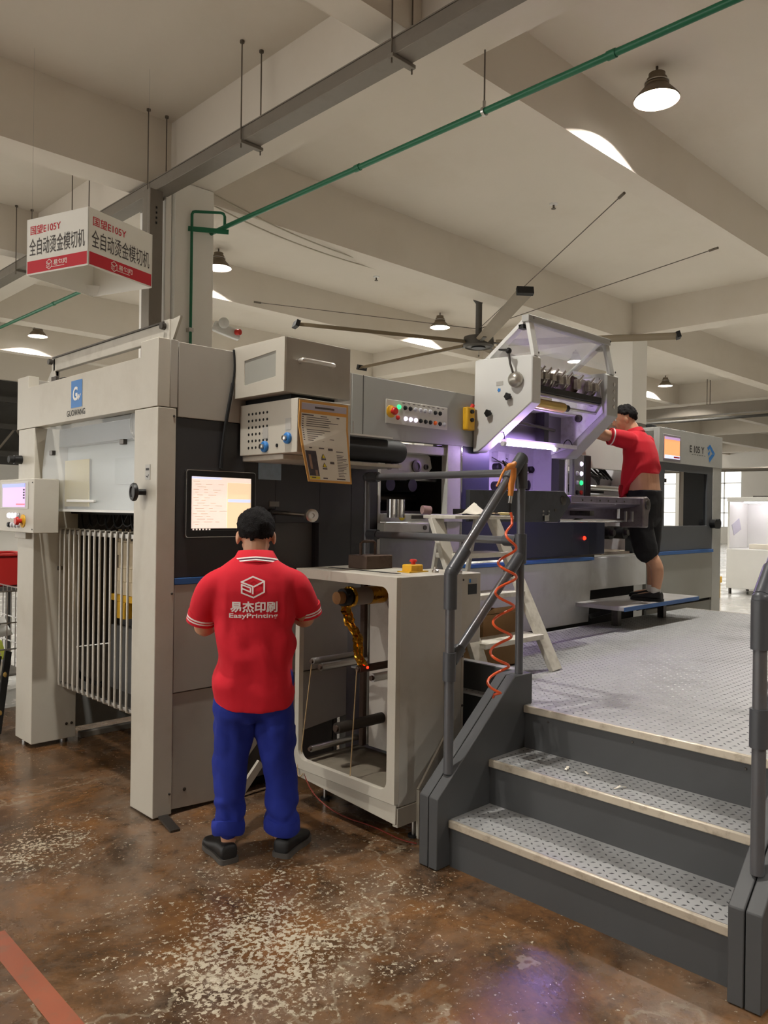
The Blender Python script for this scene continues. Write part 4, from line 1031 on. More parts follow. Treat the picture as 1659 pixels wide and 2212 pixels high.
# drive wheels with oily clamps
wheelm = mat('wheel_metal', (176, 170, 160), 0.35, 0.6, var=0.25, dirt=(70, 58, 48), dirt_amt=0.8, dscale=14)
rr = random.Random(5)
MB().cyl((4.66, 3.30, 2.59), (5.54, 3.30, 2.59), 0.018, 12).build('wheel_shaft', steel, th)
for i, x in enumerate((4.70, 4.78, 4.87, 4.96, 5.05, 5.20, 5.36, 5.46)):
    r = rr.uniform(0.055, 0.075)
    w = MB().lathe([(0.02, -0.03), (r, -0.026), (r, -0.008), (r * 0.8, -0.004), (r * 0.8, 0.010), (r * 0.95, 0.014), (r * 0.95, 0.026), (0.02, 0.03)], (x, 3.30, 2.595), 14, (1, 0.05, 0)).build('clamp_wheel', wheelm if i not in (5,) else rust, th)
    MB().box(x - 0.03, x + 0.022, 3.215, 3.25, 2.56 + rr.uniform(-.01, .02), 2.63).build('clamp_jaw', wheelm, w, 0.004)
    MB().cyl((x, 3.22, 2.62), (x + 0.01, 3.19, 2.66), 0.010, 8).build('clamp_screw', steel, w)
MB().bar((4.66, 3.26, 2.505), (5.54, 3.26, 2.505), 0.07, 0.045).build('black_rail', black, th, 0.004)
MB().bar((4.66, 3.27, 2.472), (5.54, 3.27, 2.472), 0.05, 0.012).build('steel_rail', steel, th)
MB().cyl((4.66, 3.27, 2.405), (5.06, 3.27, 2.405), 0.036, 22).build('gold_roll', goldm, th)
k = MB().cyl((5.06, 3.27, 2.405), (5.12, 3.27, 2.405), 0.026, 16).build('roll_chuck', black, th)
MB().cyl((5.0, 3.27, 2.405), (5.545, 3.285, 2.41), 0.012, 12).build('roll_shaft', steel, th)
MB().cyl((4.66, 3.50, 2.30), (5.30, 3.50, 2.27), 0.013, 12).build('tie_rod', darksteel, th)
MB().box(4.66, 5.545, 3.60, 3.62, 2.14, 2.40).build('drip_tray', mat('tray_metal', (150, 146, 158), 0.35, 0.6, var=0.1), th)
MB().box(5.16, 5.22, 3.50, 3.58, 2.12, 2.50).build('inner_pier', graphite, th)
MB().box(4.66, 5.545, 3.45, 3.60, 2.40, 2.415).build('deflector', lf, th)
tb_ = MB().cyl((4.60, 3.455, 2.112), (5.235, 3.455, 2.118), 0.009, 14).build('led_tube', led, th)
for x in (4.585, 5.25): MB().cyl((x - 0.015, 3.455, 2.114), (x + 0.015, 3.455, 2.114), 0.018, 12).build('tube_socket', white, tb_)
MB().bar((4.66, 3.47, 2.145), (5.56, 3.47, 2.15), 0.03, 0.03).build('tube_rail', lf, th)
MB().tube(bez((4.60, 3.46, 2.15), (4.60, 3.46, 2.22), (4.57, 3.48, 2.24), (4.66, 3.50, 2.26), 8), 0.004, 6).build('tube_lead', black, th)
MB().tube(bez((5.36, 3.46, 2.14), (5.38, 3.45, 2.22), (5.46, 3.45, 2.22), (5.50, 3.46, 2.15), 8), 0.004, 6).build('tube_lead', black, th)
tr = MB().tube([(5.40, 3.40, 2.73), (5.50, 3.36, 2.72), (5.62, 3.32, 2.70), (5.56, 3.25, 2.66)], 0.012, 8).build('clear_hose', glassm, th)

# ---- slide-out carriage: dark arm plate and steel channel
ca = thing('chase_carriage', 'dark slide-out arm with a steel channel in front of the press', 'machine arm', (5.2, 3.34, 1.54))
ap = MB().prism([(4.02, 1.555), (5.06, 1.55), (5.13, 1.60), (5.235, 1.70), (5.225, 1.73), (5.14, 1.785), (4.02, 1.765)], 'y', 3.30, 3.335).build('arm_plate', mat('arm_grey', (64, 66, 72), 0.45, 0.2, var=0.15, dirt=(40, 38, 38), dirt_amt=0.6, dscale=10), ca, 0.004)
for (x, z, r) in ((5.13, 1.715, 0.038), (5.10, 1.725, 0.012), (5.02, 1.64, 0.012)): MB().lathe([(r, 0), (r, 0.004), (r * .8, .006)], (x, 3.30, z), 14, NY).build('bolt', darksteel, ap)
for (x, z) in ((4.86, 1.63), (4.93, 1.63), (4.86, 1.605), (4.93, 1.605)): MB().cyl((x, 3.30, z), (x, 3.292, z), 0.008, 10).build('bolt', steel, ap)
box('latch_tab', steel, ca, 4.875, 4.925, 3.285, 3.30, 1.56, 1.60)
ch_m = mat('channel_metal', (150, 142, 160), 0.32, 0.75, var=0.1, dirt=(90, 82, 84), dirt_amt=0.6, dscale=8)
cc = MB().prism([(3.30, 1.755), (3.56, 1.755), (3.56, 1.54), (3.52, 1.54), (3.52, 1.66), (3.36, 1.68), (3.30, 1.70)], 'x', 5.24, 6.33).build('channel', ch_m, ca, 0.004)
MB().cyl((5.25, 3.42, 1.562), (6.33, 3.42, 1.562), 0.018, 14).build('guide_rod', chrome, cc)
for i in range(6): MB().lathe([(0.008, 0), (0.008, 0.003)], (5.40 + i * 0.13, 3.30, 1.722), 10, NY).build('rivet', darksteel, cc)
hdp = MB().prism([(6.33, 1.60), (6.33, 1.50), (6.42, 1.50), (6.43, 1.62), (6.46, 1.67), (6.45, 1.745), (6.40, 1.77), (6.33, 1.76)], 'y', 3.27, 3.50).build('end_head', mat('end_head', (120, 112, 112), 0.4, 0.5, var=0.2, dirt=(60, 54, 50), dirt_amt=0.5, dscale=12), ca, 0.012)
MB().lathe([(0.042, 0), (0.042, 0.012), (0.02, 0.016)], (6.39, 3.27, 1.70), 18, NY).build('head_boss', darksteel, hdp)
for x in (6.05, 6.16): MB().box(x, x + 0.022, 3.285, 3.30, 1.555, 1.64).build('stop_pin', steel, cc)
MB().cyl((4.52, 3.32, 1.78), (4.52, 3.32, 1.86), 0.014, 10, 0.004).build('nozzle_cone', white, ca)
for x in (4.3, 5.6): MB().box(x - 0.03, x + 0.03, 3.336, YS - 0.06, 1.60, 1.64).build('support', darksteel, ca)

# ================================================================== LINK BAY and FAR FEEDER UNIT
fu = thing('feeder_unit', 'grey far end unit of the machine with a see-through window', 'machine', (8.2, 4.7, 0))
fg = mat('feeder_grey', (172, 173, 168), 0.45, var=0.04, bump=0.02, bscale=220, dirt=(128, 124, 116), dirt_amt=0.3)
fd = mat('feeder_dark', (82, 85, 88), 0.45, var=0.06)
fh = MB().box(7.50, 9.035, YS, YS + 0.06, 2.15, 2.50).build('side_header', fg, fu, 0.004)
sc = MB().box(7.575, 7.965, YS - 0.006, YS - 0.0002, 2.165, 2.435).build('screen_bezel', mat('bezel_grey', (140, 136, 140), 0.4), fh, 0.003)
MB().box(7.60, 7.94, YS - 0.009, YS - 0.006, 2.19, 2.41).build('display', scr_orange, sc)
MB().box(7.60, 7.94, YS - 0.011, YS - 0.009, 2.385, 2.41).build('display_bar', scr_lilac, sc)
MB().box(7.60, 7.94, YS - 0.011, YS - 0.009, 2.19, 2.225).build('display_foot', scr_bar, sc)
MB().box(7.80, 7.93, YS - 0.013, YS - 0.011, 2.20, 2.215).build('alarm_bar', redm, sc)
text_on('model_lettering', 'E 105 Y', inkblack, fh, (8.19, YS, 2.285), RX, UZ, 0.36, 0.075, 0.02, 0.002)
poly_on('tagline', [[(8.24 + i * .06, 2.262), (8.28 + i * .06, 2.262), (8.28 + i * .06, 2.267), (8.24 + i * .06, 2.267)] for i in range(6)], inkblack, fh, (0, YS, 0), RX, UZ, 0.002)
a0 = (8.72, 2.32)
poly_on('arrow_mark', [[(8.62, 2.36), (8.70, 2.40), (8.70, 2.36), (8.66, 2.33)], [(8.70, 2.40), (8.83, 2.305), (8.76, 2.30), (8.70, 2.35)], [(8.83, 2.30), (8.69, 2.20), (8.67, 2.25), (8.75, 2.295)], [(8.64, 2.30), (8.70, 2.33), (8.69, 2.29), (8.66, 2.27)]],
        logoblue, fh, (0, YS, 0), RX, UZ, 0.002)
fr = MB().frame([(7.50, 1.24), (8.80, 1.24), (8.80, 2.149), (7.50, 2.149)], [(7.645, 1.50), (8.665, 1.50), (8.665, 2.07), (7.645, 2.07)], 'y', YS + 0.008, YS + 0.05).build('window_panel', fd, fu, 0.004)
MB().box(8.10, 8.67, YS + 0.03, YS + 0.045, 1.495, 2.075).build('tinted_pane', mat('tinted_pane', (40, 42, 46), 0.15, var=0.1), fr)
MB().box(8.04, 8.10, YS + 0.02, YS + 0.04, 1.50, 2.07).build('slide_rail', mat('rail_alu', (168, 162, 152), 0.35, 0.5), fr)
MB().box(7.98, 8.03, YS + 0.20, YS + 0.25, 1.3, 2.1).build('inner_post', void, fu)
for i in range(9):
    z = 1.84 + i * 0.022
    MB().box(7.99, 8.00, YS + 0.19, YS + 0.199, z, z + 0.010).build('gauge_mark', white, fu)
MB().box(7.55, 8.0, YS + 0.16, YS + 0.22, 1.96, 2.0).build('inner_beam', mat('inner_beam', (78, 70, 62), 0.6), fu)
box('window_shelf', rust, fu, 7.62, 7.98, YS + 0.3, YS + 0.45, 1.54, 1.58)
box('sheet_pile', paperpile, fu, 7.55, 8.2, YS + 0.5, YS + 1.2, 1.2, 1.56)
k = MB().cyl((8.76, YS, 1.52), (8.76, YS - 0.06, 1.52), 0.05, 18).build('hand_knob', black, fu)
MB().cyl((8.86, YS - 0.01, 1.52), (8.86, YS - 0.05, 1.52), 0.055, 18).build('hand_knob', black, fu)
box('end_post', fg, fu, 8.801, 9.03, YS + 0.004, YS + 0.06, 0.2, 2.149)
box('end_panel', fg, fu, 9.0, 9.03, YS + 0.061, YL, 0.2, 1.2)
box('end_header', fg, fu, 9.0, 9.03, YS + 0.061, YL, 2.15, 2.5)
box('blue_strip', bluetape, fu, 7.40, 8.80, YS - 0.012, YS + 0.05, 1.205, 1.239, 0.002)
box('lower_panel', mat('feeder_lower', (150, 150, 142), 0.5, var=0.05), fu, 7.30, 8.80, YS + 0.004, YS + 0.06, 0.70, 1.204)
box('base_skirt', mat('skirt', (126, 126, 120), 0.5), fu, 7.30, 9.03, YS + 0.012, YS + 0.06, 0.0, 0.672)
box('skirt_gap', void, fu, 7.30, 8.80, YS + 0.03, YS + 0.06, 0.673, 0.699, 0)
box('roof', fg, fu, 7.50, 9.03, YS + 0.061, YL, 2.46, 2.5)
MB().prism([(7.45, 2.51), (8.6, 2.505), (8.6, 2.515), (7.6, 2.56), (7.40, 2.56)], 'y', YS + 0.25, YS + 0.9).build('roof_tray', chrome, fu)
for x in (7.52, 7.85, 8.2): box('roof_bracket', black, fu, x, x + 0.12, YS + 0.1, YS + 0.16, 2.501, 2.53)
lb = thing('link_bay', 'open machine bay with rollers and cables in front of the second worker', 'machine', (6.85, 4.3, 0))
box('upper_cover', plate_w, lb, 6.22, 7.28, YS + 0.25, YS + 0.30, 2.05, 2.44)
box('bay_back', mat('bay_grey', (128, 128, 126), 0.5, var=0.15), lb, 6.22, 7.48, YS + 0.70, YS + 0.72, 0.9, 2.05)
box('bay_wall', lf, lb, 7.29, 7.32, YS + 0.08, YS + 0.70, 1.25, 2.14)
box('low_cover', mat('cover_white', (196, 198, 196)), lb, 6.21, 7.28, YS + 0.01, YS + 0.06, 0.93, 1.22)
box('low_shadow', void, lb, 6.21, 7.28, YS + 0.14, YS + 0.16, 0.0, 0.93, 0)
for z in (1.77, 1.86): MB().cyl((6.22, YS + 0.20, z), (7.28, YS + 0.20, z), 0.028, 14).build('roller', steel, lb)
box('cross_bar', mat('bar_grey', (150, 150, 152), 0.4, 0.3), lb, 6.22, 7.28, YS + 0.4, YS + 0.5, 1.90, 2.0)
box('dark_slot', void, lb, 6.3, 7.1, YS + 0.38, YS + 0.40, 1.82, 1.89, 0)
for i in range(7):
    MB().tube(bez((6.35 + .1 * i, YS + .32, 2.08), (6.5 + .1 * i, YS + .2, 1.95 - .02 * i), (6.75 + .04 * i, YS + .25, 2.0), (6.95, YS + .35, 1.88 + .03 * i), 8), 0.010, 6).build('bay_cable', black, lb)
mb_ = box('motor_box', navy, lb, 6.21, 6.50, YS + 0.02, YS + 0.14, 1.25, 1.58)
for x in (6.62, 6.88):
    k = MB().cyl((x, YS + 0.2, 1.44), (x, YS + 0.02, 1.44), 0.06, 18).build('motor', black, lb)
    MB().cyl((x, YS + 0.02, 1.44), (x, YS - 0.01, 1.44), 0.03, 14).build('motor_cap', darksteel, k)
box('side_shelf', mat('shelf_worn', (176, 164, 146), 0.6, var=0.15), lb, 6.5, 7.2, YS + 0.05, YS + 0.5, 1.235, 1.26)
box('black_post', black, lb, 7.02, 7.12, YS + 0.02, YS + 0.1, 1.24, 1.62)
# foot step the second worker stands on
st = thing('foot_step', 'grey foot plate with a blue edge carrying the second worker', 'step', (6.6, 3.47, 0.8))
box('plate', mat('step_grey', (176, 174, 172), 0.45, 0.2, var=0.06, dirt=(120, 116, 112), dirt_amt=0.4), st, 5.95, 7.36, 3.235, YS, 0.815, 0.85)
box('blue_edge', bluetape, st, 5.951, 7.36, 3.228, 3.2345, 0.812, 0.846, 0)
for x in (6.25, 7.1):
    MB().bar((x, YS + 0.01, 0.70), (x, 3.40, 0.81), 0.03, 0.04).build('strut', black, st)
    MB().box(x - 0.03, x + 0.03, 3.44, 3.50, 0.645, 0.814).build('leg', darksteel, st)

# ================================================================== FOIL UNWINDER CABINET
un = thing('foil_unwinder', 'cream open-fronted foil unwinding cabinet in front of the press', 'cabinet', (2.95, 3.05, 0))
ux, uy0, uy1, uz0, uz1 = 2.70, 2.66, 3.44, 0.20, 1.297
outer = [(uy0, uz0), (uy1, uz0), (uy1, uz1), (uy0, uz1)]
ri = rrect(uy0 + 0.055, uy1 - 0.035, uz0 + 0.052, uz1 - 0.05, 0.05, 6)
# rounded outer loop with matching count
def on_rect(p, c, a0, a1, b0, b1):
    dx, dy = p[0] - c[0], p[1] - c[1]
    s = min(((a1 - c[0]) / dx if dx > 0 else (a0 - c[0]) / dx) if abs(dx) > 1e-6 else 9e9, ((b1 - c[1]) / dy if dy > 0 else (b0 - c[1]) / dy) if abs(dy) > 1e-6 else 9e9)
    return (c[0] + dx * s, c[1] + dy * s)
ro = []
for qi, (cxn, cyn) in enumerate(((uy1, uz1), (uy0, uz1), (uy0, uz0), (uy1, uz0))):
    ro += [(cxn, cyn)] * 6
# spread the outer points slightly so no face degenerates to nothing
def spread(lp):
    out = []
    for qi in range(4):
        seg = ri[qi * 6:(qi + 1) * 6]
        cx_, cy_ = lp[qi * 6]
        for i, p in enumerate(seg):
            if i == 0: out.append((cx_, p[1]) if qi in (0, 2) else (p[0], cy_))
            elif i == 5: out.append((p[0], cy_) if qi in (0, 2) else (cx_, p[1]))
            else:
                out.append((cx_, cy_ - (0.012 if cy_ > 0.7 else -0.012) * 0) if i in (2, 3) else ((cx_, (p[1] + cy_) / 2) if (i == 1) == (qi in (0, 2)) else ((p[0] + cx_) / 2, cy_)))
    return out
MB().frame(spread(ro), ri, 'x', ux, ux + 0.03).build('front_frame', cream, un, 0)
MB().box(ux + 0.0301, 3.19, uy0, uy0 + 0.02, uz0 - 0.02, uz1).build('side_panel', mat('unit_side', (192, 190, 182), 0.45, var=0.04, dirt=(140, 130, 116), dirt_amt=0.3), un, 0.003)
MB().box(ux + 0.0301, 3.19, uy0 + 0.0201, uy1, uz1 - 0.02, uz1).build('top_panel', cream2, un, 0.002)
MB().box(3.17, 3.19, uy0 + 0.0201, 3.37, uz0 + 0.05, uz1 - 0.0201).build('back_panel', mat('unit_back', (150, 146, 136), 0.5, var=0.06, dirt=(96, 84, 70), dirt_amt=0.6), un)
box('inner_white_panel', mat('unit_inner', (206, 200, 190), 0.5, var=0.05, dirt=(130, 112, 92), dirt_amt=0.5), un, 3.13, 3.169, uy0 + 0.021, 3.30, uz0 + 0.06, uz1 - 0.03)
box('inner_rib', rust, un, 3.10, 3.129, 3.315, 3.35, uz0 + 0.06, uz1 - 0.04)
box('bottom_tray', mat('tray_dirty', (120, 112, 98), 0.6, var=0.15, dirt=(60, 50, 40), dirt_amt=0.7), un, ux + 0.0301, 3.17, uy0 + 0.0201, uy1, uz0 + 0.01, uz0 + 0.03)
MB().prism([(uy0, 0.10), (uy0, 0.195), (3.42, 0.195), (3.42, 0.15)], 'x', ux + 0.01, ux + 0.0195).build('base_rail', cream, un, 0.003)
MB().box(ux + 0.02, 3.19, uy0 - 0.005, uy0 + 0.03, 0.085, 0.178).build('base_side', cream2, un, 0.003)
sl = MB().bar((2.86, uy0 - 0.012, 0.0), (2.86, uy0 - 0.012, 0.24), 0.018, 0.012).build('side_rib', cream, un)
MB().bar((2.86, uy0 - 0.012, 0.24), (3.06, uy0 - 0.012, 0.47), 0.012, 0.018).build('side_rib', cream, un)
MB().bar((3.06, uy0 - 0.012, 0.47), (3.06, uy0 - 0.012, 0.80), 0.018, 0.012).build('side_rib', cream, un)
for (x, y) in ((2.86, uy0 + 0.02), (3.12, uy0 + 0.06), (2.86, 3.36), (3.12, 3.36)):
    MB().cyl((x, y, 0), (x, y, 0.10), 0.010, 8).build('foot_bolt', steel, un)
    MB().cyl((x, y, 0), (x, y, 0.012), 0.028, 12).build('foot_pad', rubber, un)
box('under_beam', darksteel, un, 2.85, 3.1, 2.75, 3.35, 0.10, 0.19)
# top fittings
box('top_slot', void, un, 2.86, 2.89, 2.82, 3.36, uz1 + 0.0002, uz1 + 0.002, 0)
for i in range(4): MB().lathe([(0.018, 0), (0.018, 0.012), (0.010, 0.018), (0.010, 0.03)], (3.10 + 0.03 * i, 2.72 - 0.012 * i + (0.05 if i == 0 else 0), uz1), 14).build('adjusting_screw', steel, un)
# electrical box with plate
eb = MB().box(3.192, 3.352, uy0 + 0.006, uy0 + 0.36, 0.92, 1.292).build('electrical_box', cream, un, 0.004)
MB().box(3.245, 3.315, uy0 + 0.003, uy0 + 0.006, 1.18, 1.235).build('rating_plate', black, eb)
MB().box(3.245, 3.315, uy0 + 0.003, uy0 + 0.006, 1.24, 1.265).build('logo_strip', mat('plate_grey', (176, 174, 168)), eb)
MB().box(3.250, 3.262, uy0 + 0.001, uy0 + 0.003, 1.243, 1.262).build('blue_mark', logoblue, eb)
for z in (1.26, 0.95): screw(eb, (3.205, uy0 + 0.006, z), NY, 0.006)
for z in (1.20, 1.12): MB().cyl((3.352, uy0 + 0.05, z), (3.37, uy0 + 0.05, z), 0.018, 12).build('cable_gland', black, eb)
MB().box(3.191, 3.21, uy0, uy0 + 0.02, uz0 + 0.05, 0.919).build('rear_edge', cream, un, 0.002)
for z in (0.86, 0.6, 0.32): screw(un, (3.20, uy0, z), NY, 0.007)
# winding shafts
def shaft(y, z, x0, m, r=0.022):
    s = MB().cyl((x0, y, z), (3.13, y, z), r, 18).build('winding_shaft', m, un)
    MB().cyl((x0 - 0.012, y, z), (x0, y, z), r * 0.6, 14).build('shaft_end', rust, s)
    return s
shaft(3.33, 0.755, 2.79, steel); shaft(3.365, 0.785, 2.76, mat('shaft_grey', (150, 146, 140), 0.4, 0.5), 0.018)
shaft(2.97, 0.745, 2.84, steel, 0.022); shaft(3.035, 0.785, 2.80, rust, 0.02)
shaft(3.19, 0.445, 2.79, mat('dark_roller', (60, 54, 48), 0.5, 0.3), 0.03)
shaft(3.37, 0.30, 2.76, steel, 0.018)
o = un
cr_ = MB().cyl((2.76, 3.17, 1.15), (2.80, 3.17, 1.15), 0.034, 20).build('roll_core', card, un)
MB().cyl((2.80, 3.17, 1.15), (2.84, 3.17, 1.15), 0.048, 22).build('roll_flange', black, cr_)
MB().lathe([(0.046, 0), (0.058, 0.002), (0.058, 0.02), (0.048, 0.022)], (2.845, 3.17, 1.15), 24, (1, 0, 0)).build('foil_edge', gold, cr_)
MB().cyl((2.868, 3.17, 1.15), (2.99, 3.17, 1.15), 0.048, 24).build('wrap_sleeve', mat('wrap_grey', (150, 140, 132), 0.4), cr_)
MB().cyl((2.99, 3.17, 1.15), (3.10, 3.17, 1.15), 0.05, 24).build('foil_roll', gold, cr_)
MB().lathe([(0.02, 0), (0.045, 0.0), (0.045, 0.03)], (3.10, 3.05, 1.10), 18, NX).build('pulley', darksteel, un)
# hanging crumpled foil ribbon
mb = MB(); rr = random.Random(2); nS = 26; prev = None; vs = []; W = 7
for i in range(nS + 1):
    f = i / nS
    cx, cy, cz = 2.83 + 0.02 * math.sin(f * 5), 3.19 - 0.185 * f ** 1.3 + 0.012 * math.sin(f * 7), 1.125 - 0.32 * f
    for j in range(W):
        g = (j / (W - 1) - 0.5) * (0.075 - 0.02 * f)
        vs.append((cx + g * 0.6 + rr.uniform(-.006, .006) + 0.012 * math.sin(j * 2.2 + i * 0.5), cy - g * 0.5 + rr.uniform(-.004, .004), cz + rr.uniform(-.004, .004)))
fs = [(i * W + j, i * W + j + 1, (i + 1) * W + j + 1, (i + 1) * W + j) for i in range(nS) for j in range(W - 1)]
mb.add(vs, fs); fo = mb.build('foil_ribbon', gold, un, smooth=20)
md = fo.modifiers.new('thick', 'SOLIDIFY'); md.thickness = 0.0008
MB().ball((2.82, 2.985, 0.80), 0.007, 10).build('red_pilot_lamp', red_led, un)
mb = MB(); rr = random.Random(4); vs = []; nS = 12
for i in range(nS + 1):
    f = i / nS
    for j in range(6):
        a = j / 6 * 6.28
        vs.append((2.80 + math.cos(a) * 0.016 * (1 - .4 * f) + rr.uniform(-.005, .005), 2.77 + math.sin(a) * 0.02 * (1 - .4 * f) + rr.uniform(-.005, .005), 0.42 - 0.17 * f))
fs = [(i * 6 + j, i * 6 + (j + 1) % 6, (i + 1) * 6 + (j + 1) % 6, (i + 1) * 6 + j) for i in range(nS) for j in range(6)]
mb.add(vs, fs); mb.build('foil_scrap', gold, un, smooth=20)
MB().ball((2.84, 2.77, 0.45), 0.03, 12).build('scrap_clip', black, un)
for (a, b, nm) in (((2.755, 3.365, 0.77), (2.72, 3.405, 0.27), 'x'), ((2.79, 3.035, 0.785), (2.72, 3.0, 0.24), 'x')):
    MB().tube([a, b], 0.003, 6).build('cord', mat('cord_beige', (176, 150, 112), 0.9), un)
MB().tube(bez((2.72, 3.40, 0.28), (2.69, 3.42, 0.2), (2.69, 3.40, 0.12), (2.70, 3.36, 0.18), 10), 0.003, 6).build('cord_loop', MATS['cord_beige'], un)
MB().tube(bez((2.72, 3.38, 0.21), (2.69, 3.33, 0.10), (2.72, 3.2, 0.005), (2.78, 2.95, 0.006), 10) + bez((2.78, 2.95, 0.006), (2.8, 2.8, 0.006), (2.75, 2.7, 0.006), (2.80, 2.6, 0.006), 8)[1:], 0.0035, 6).build('red_wire', mat('red_wire', (120, 40, 28), 0.6), un)

# things standing on the unwinder
o = thing('metal_weight', 'rusty steel weight with a loop handle on the unwinder top', 'weight', (3.02, 3.22, uz1))
MB().box(2.93, 3.13, 3.12, 3.27, uz1 + 0.001, uz1 + 0.075).build('block', rust, o, 0.004)
MB().tube([(2.96, 3.2, uz1 + 0.075), (2.96, 3.2, uz1 + 0.14), (2.975, 3.2, uz1 + 0.15), (3.055, 3.2, uz1 + 0.15), (3.07, 3.2, uz1 + 0.14), (3.07, 3.2, uz1 + 0.075)], 0.008, 8).build('handle', rust, o)
o = thing('stop_box', 'small yellow box with a red stop button on the unwinder top', 'switch', (3.02, 2.86, uz1))
MB().box(2.98, 3.07, 2.83, 2.90, uz1 + 0.002, uz1 + 0.04).build('body', yellow, o, 0.005)
MB().box(2.955, 3.10, 2.82, 2.91, uz1 + 0.0005, uz1 + 0.006).build('base', yellow, o)
MB().lathe([(0.012, 0), (0.012, 0.012), (0.02, 0.015), (0.02, 0.024), (0.012, 0.028)], (3.03, 2.865, uz1 + 0.04), 16).build('stop_button', redm, o)

# ================================================================== STEEL PLATFORM AND STAIRS
DZ = 0.645
pf = thing('steel_platform', 'grey checker-plate platform with three steps beside the machine', 'platform', (5.0, 2.2, 0))
PY0, PY1 = 0.95, 3.655
SY0, SY1 = 1.055, 2.34
box('deck_plate', deckm, pf, 3.31, 8.03, PY0, PY1, DZ - 0.012, DZ, 0.002)
noses = [(2.73, 0.215), (3.02, 0.43), (3.30, DZ)]
def studs(x0, x1, y0, y1, z, sp, ln, wd, h):
    vs, fs = [], []
    nx = int((x1 - x0) / sp); ny = int((y1 - y0) / sp)
    c = math.cos(R(45)); 
    for i in range(nx):
        for j in range(ny):
            x = x0 + (i + 0.5) * sp; y = y0 + (j + 0.5) * sp
            s = 1 if (i + j) % 2 == 0 else -1
            ux_, uy_ = c, c * s; vx, vy = -uy_, ux_
            o = len(vs)
            vs += [(x + ux_ * ln, y + uy_ * ln, z), (x + vx * wd, y + vy * wd, z), (x - ux_ * ln, y - uy_ * ln, z), (x - vx * wd, y - vy * wd, z), (x, y, z + h)]
            fs += [(o, o + 1, o + 4), (o + 1, o + 2, o + 4), (o + 2, o + 3, o + 4), (o + 3, o, o + 4)]
    mb = MB(); mb.v = [Vector(v) for v in vs]; mb.f = fs
    return mb
tag(studs(3.33, 8.0, PY0 + 0.02, PY1 - 0.02, DZ, 0.042, 0.0135, 0.005, 0.0022).build('deck_studs', studm, pf, smooth=0), kind='stuff')
for i, (x, z) in enumerate(noses):
    z_prev = noses[i - 1][1] if i else 0.0
    r = box('riser', stairgrey, pf, x + 0.012, x + 0.02, SY0, SY1, z_prev, z - 0.03, 0)
    MB().box(x - 0.004, x + 0.014, SY0, SY1, z - 0.036, z + 0.0006).build('nosing', nosing, pf, 0.005)
    for y in (1.25, 1.75, 2.2) if i == 2 else (): screw(r, (x + 0.012, y, z - 0.06), NX, 0.006)
    if i < 2:
        tr_ = MB().box(x + 0.0141, noses[i + 1][0] + 0.02, SY0, SY1, z - 0.008, z).build('tread', treadm, pf)
        tag(studs(x + 0.016, noses[i + 1][0] + 0.01, SY0 + 0.01, SY1 - 0.01, z, 0.034, 0.012, 0.0048, 0.0024).build('tread_studs', studm, tr_, smooth=0), kind='stuff')
def stringer(y0, y1):
    pr_ = [(2.655, 0.004), (2.655, 0.325), (3.225, 0.80), (3.375, 0.80), (3.375, 0.004)]
    s = MB().prism(pr_, 'y', y0, (y0 + y1) / 2 - 0.002).build('stringer', stairgrey, pf, 0.004)
    s2 = MB().prism(pr_, 'y', (y0 + y1) / 2 + 0.002, y1).build('stringer', stairgrey, pf, 0.004)
    return s
stringer(2.341, 2.452); stringer(0.943, 1.054)
box('toe_board', stairgrey, pf, 3.376, 3.40, 2.453, PY1, 0.47, 0.79, 0.003)
box('toe_board_top', treadm, pf, 3.376, 3.43, 2.453, PY1, 0.791, 0.797, 0.001)
for (x, y) in ((3.5, 3.5), (5.6, 3.5), (7.8, 3.5), (5.6, 1.1), (7.8, 1.1), (7.8, 2.3)):
    MB().box(x - 0.03, x + 0.03, y - 0.03, y + 0.03, 0, DZ - 0.013).build('support_leg', stairgrey, pf)
for (y, dx) in ((PY0 + 0.03, 0), ): box('edge_beam', stairgrey, pf, 3.40, 8.03, PY0, PY0 + 0.05, 0.5, DZ - 0.013)
box('far_edge', nosing, pf, 8.02, 8.034, PY0, PY1, DZ - 0.05, DZ + 0.001, 0)

# paper scraps on the second step
for i, (x, y, a) in enumerate(((3.17, 2.00, 20), (3.18, 1.90, 70), (3.12, 1.71, -30))):
    mb = MB(); c, s = math.cos(R(a)), math.sin(R(a)); vs = []
    for k in range(6):
        f = (k / 5 - 0.5) * (0.055 + .02 * (i == 2)); hh = 0.004 + 0.006 * math.sin(k * 1.9 + i)
        for w in (-0.007, 0.007): vs.append((x + c * f - s * w * (1 - abs(f) * 8), y + s * f + c * w * (1 - abs(f) * 8), 0.4325 + abs(hh)))
    mb.add(vs, [(2 * k, 2 * k + 1, 2 * k + 3, 2 * k + 2) for k in range(5)])
    o = mb.build('paper_scrap', paper, None); md = o.modifiers.new('thick', 'SOLIDIFY'); md.thickness = 0.0006
    tag(o, ['curled white paper scrap on the second step, leftmost of three', 'tiny white paper scrap on the second step, middle of three', 'largest white paper scrap on the second step, right of three'][i], 'scrap', 'paper scraps on the second step')

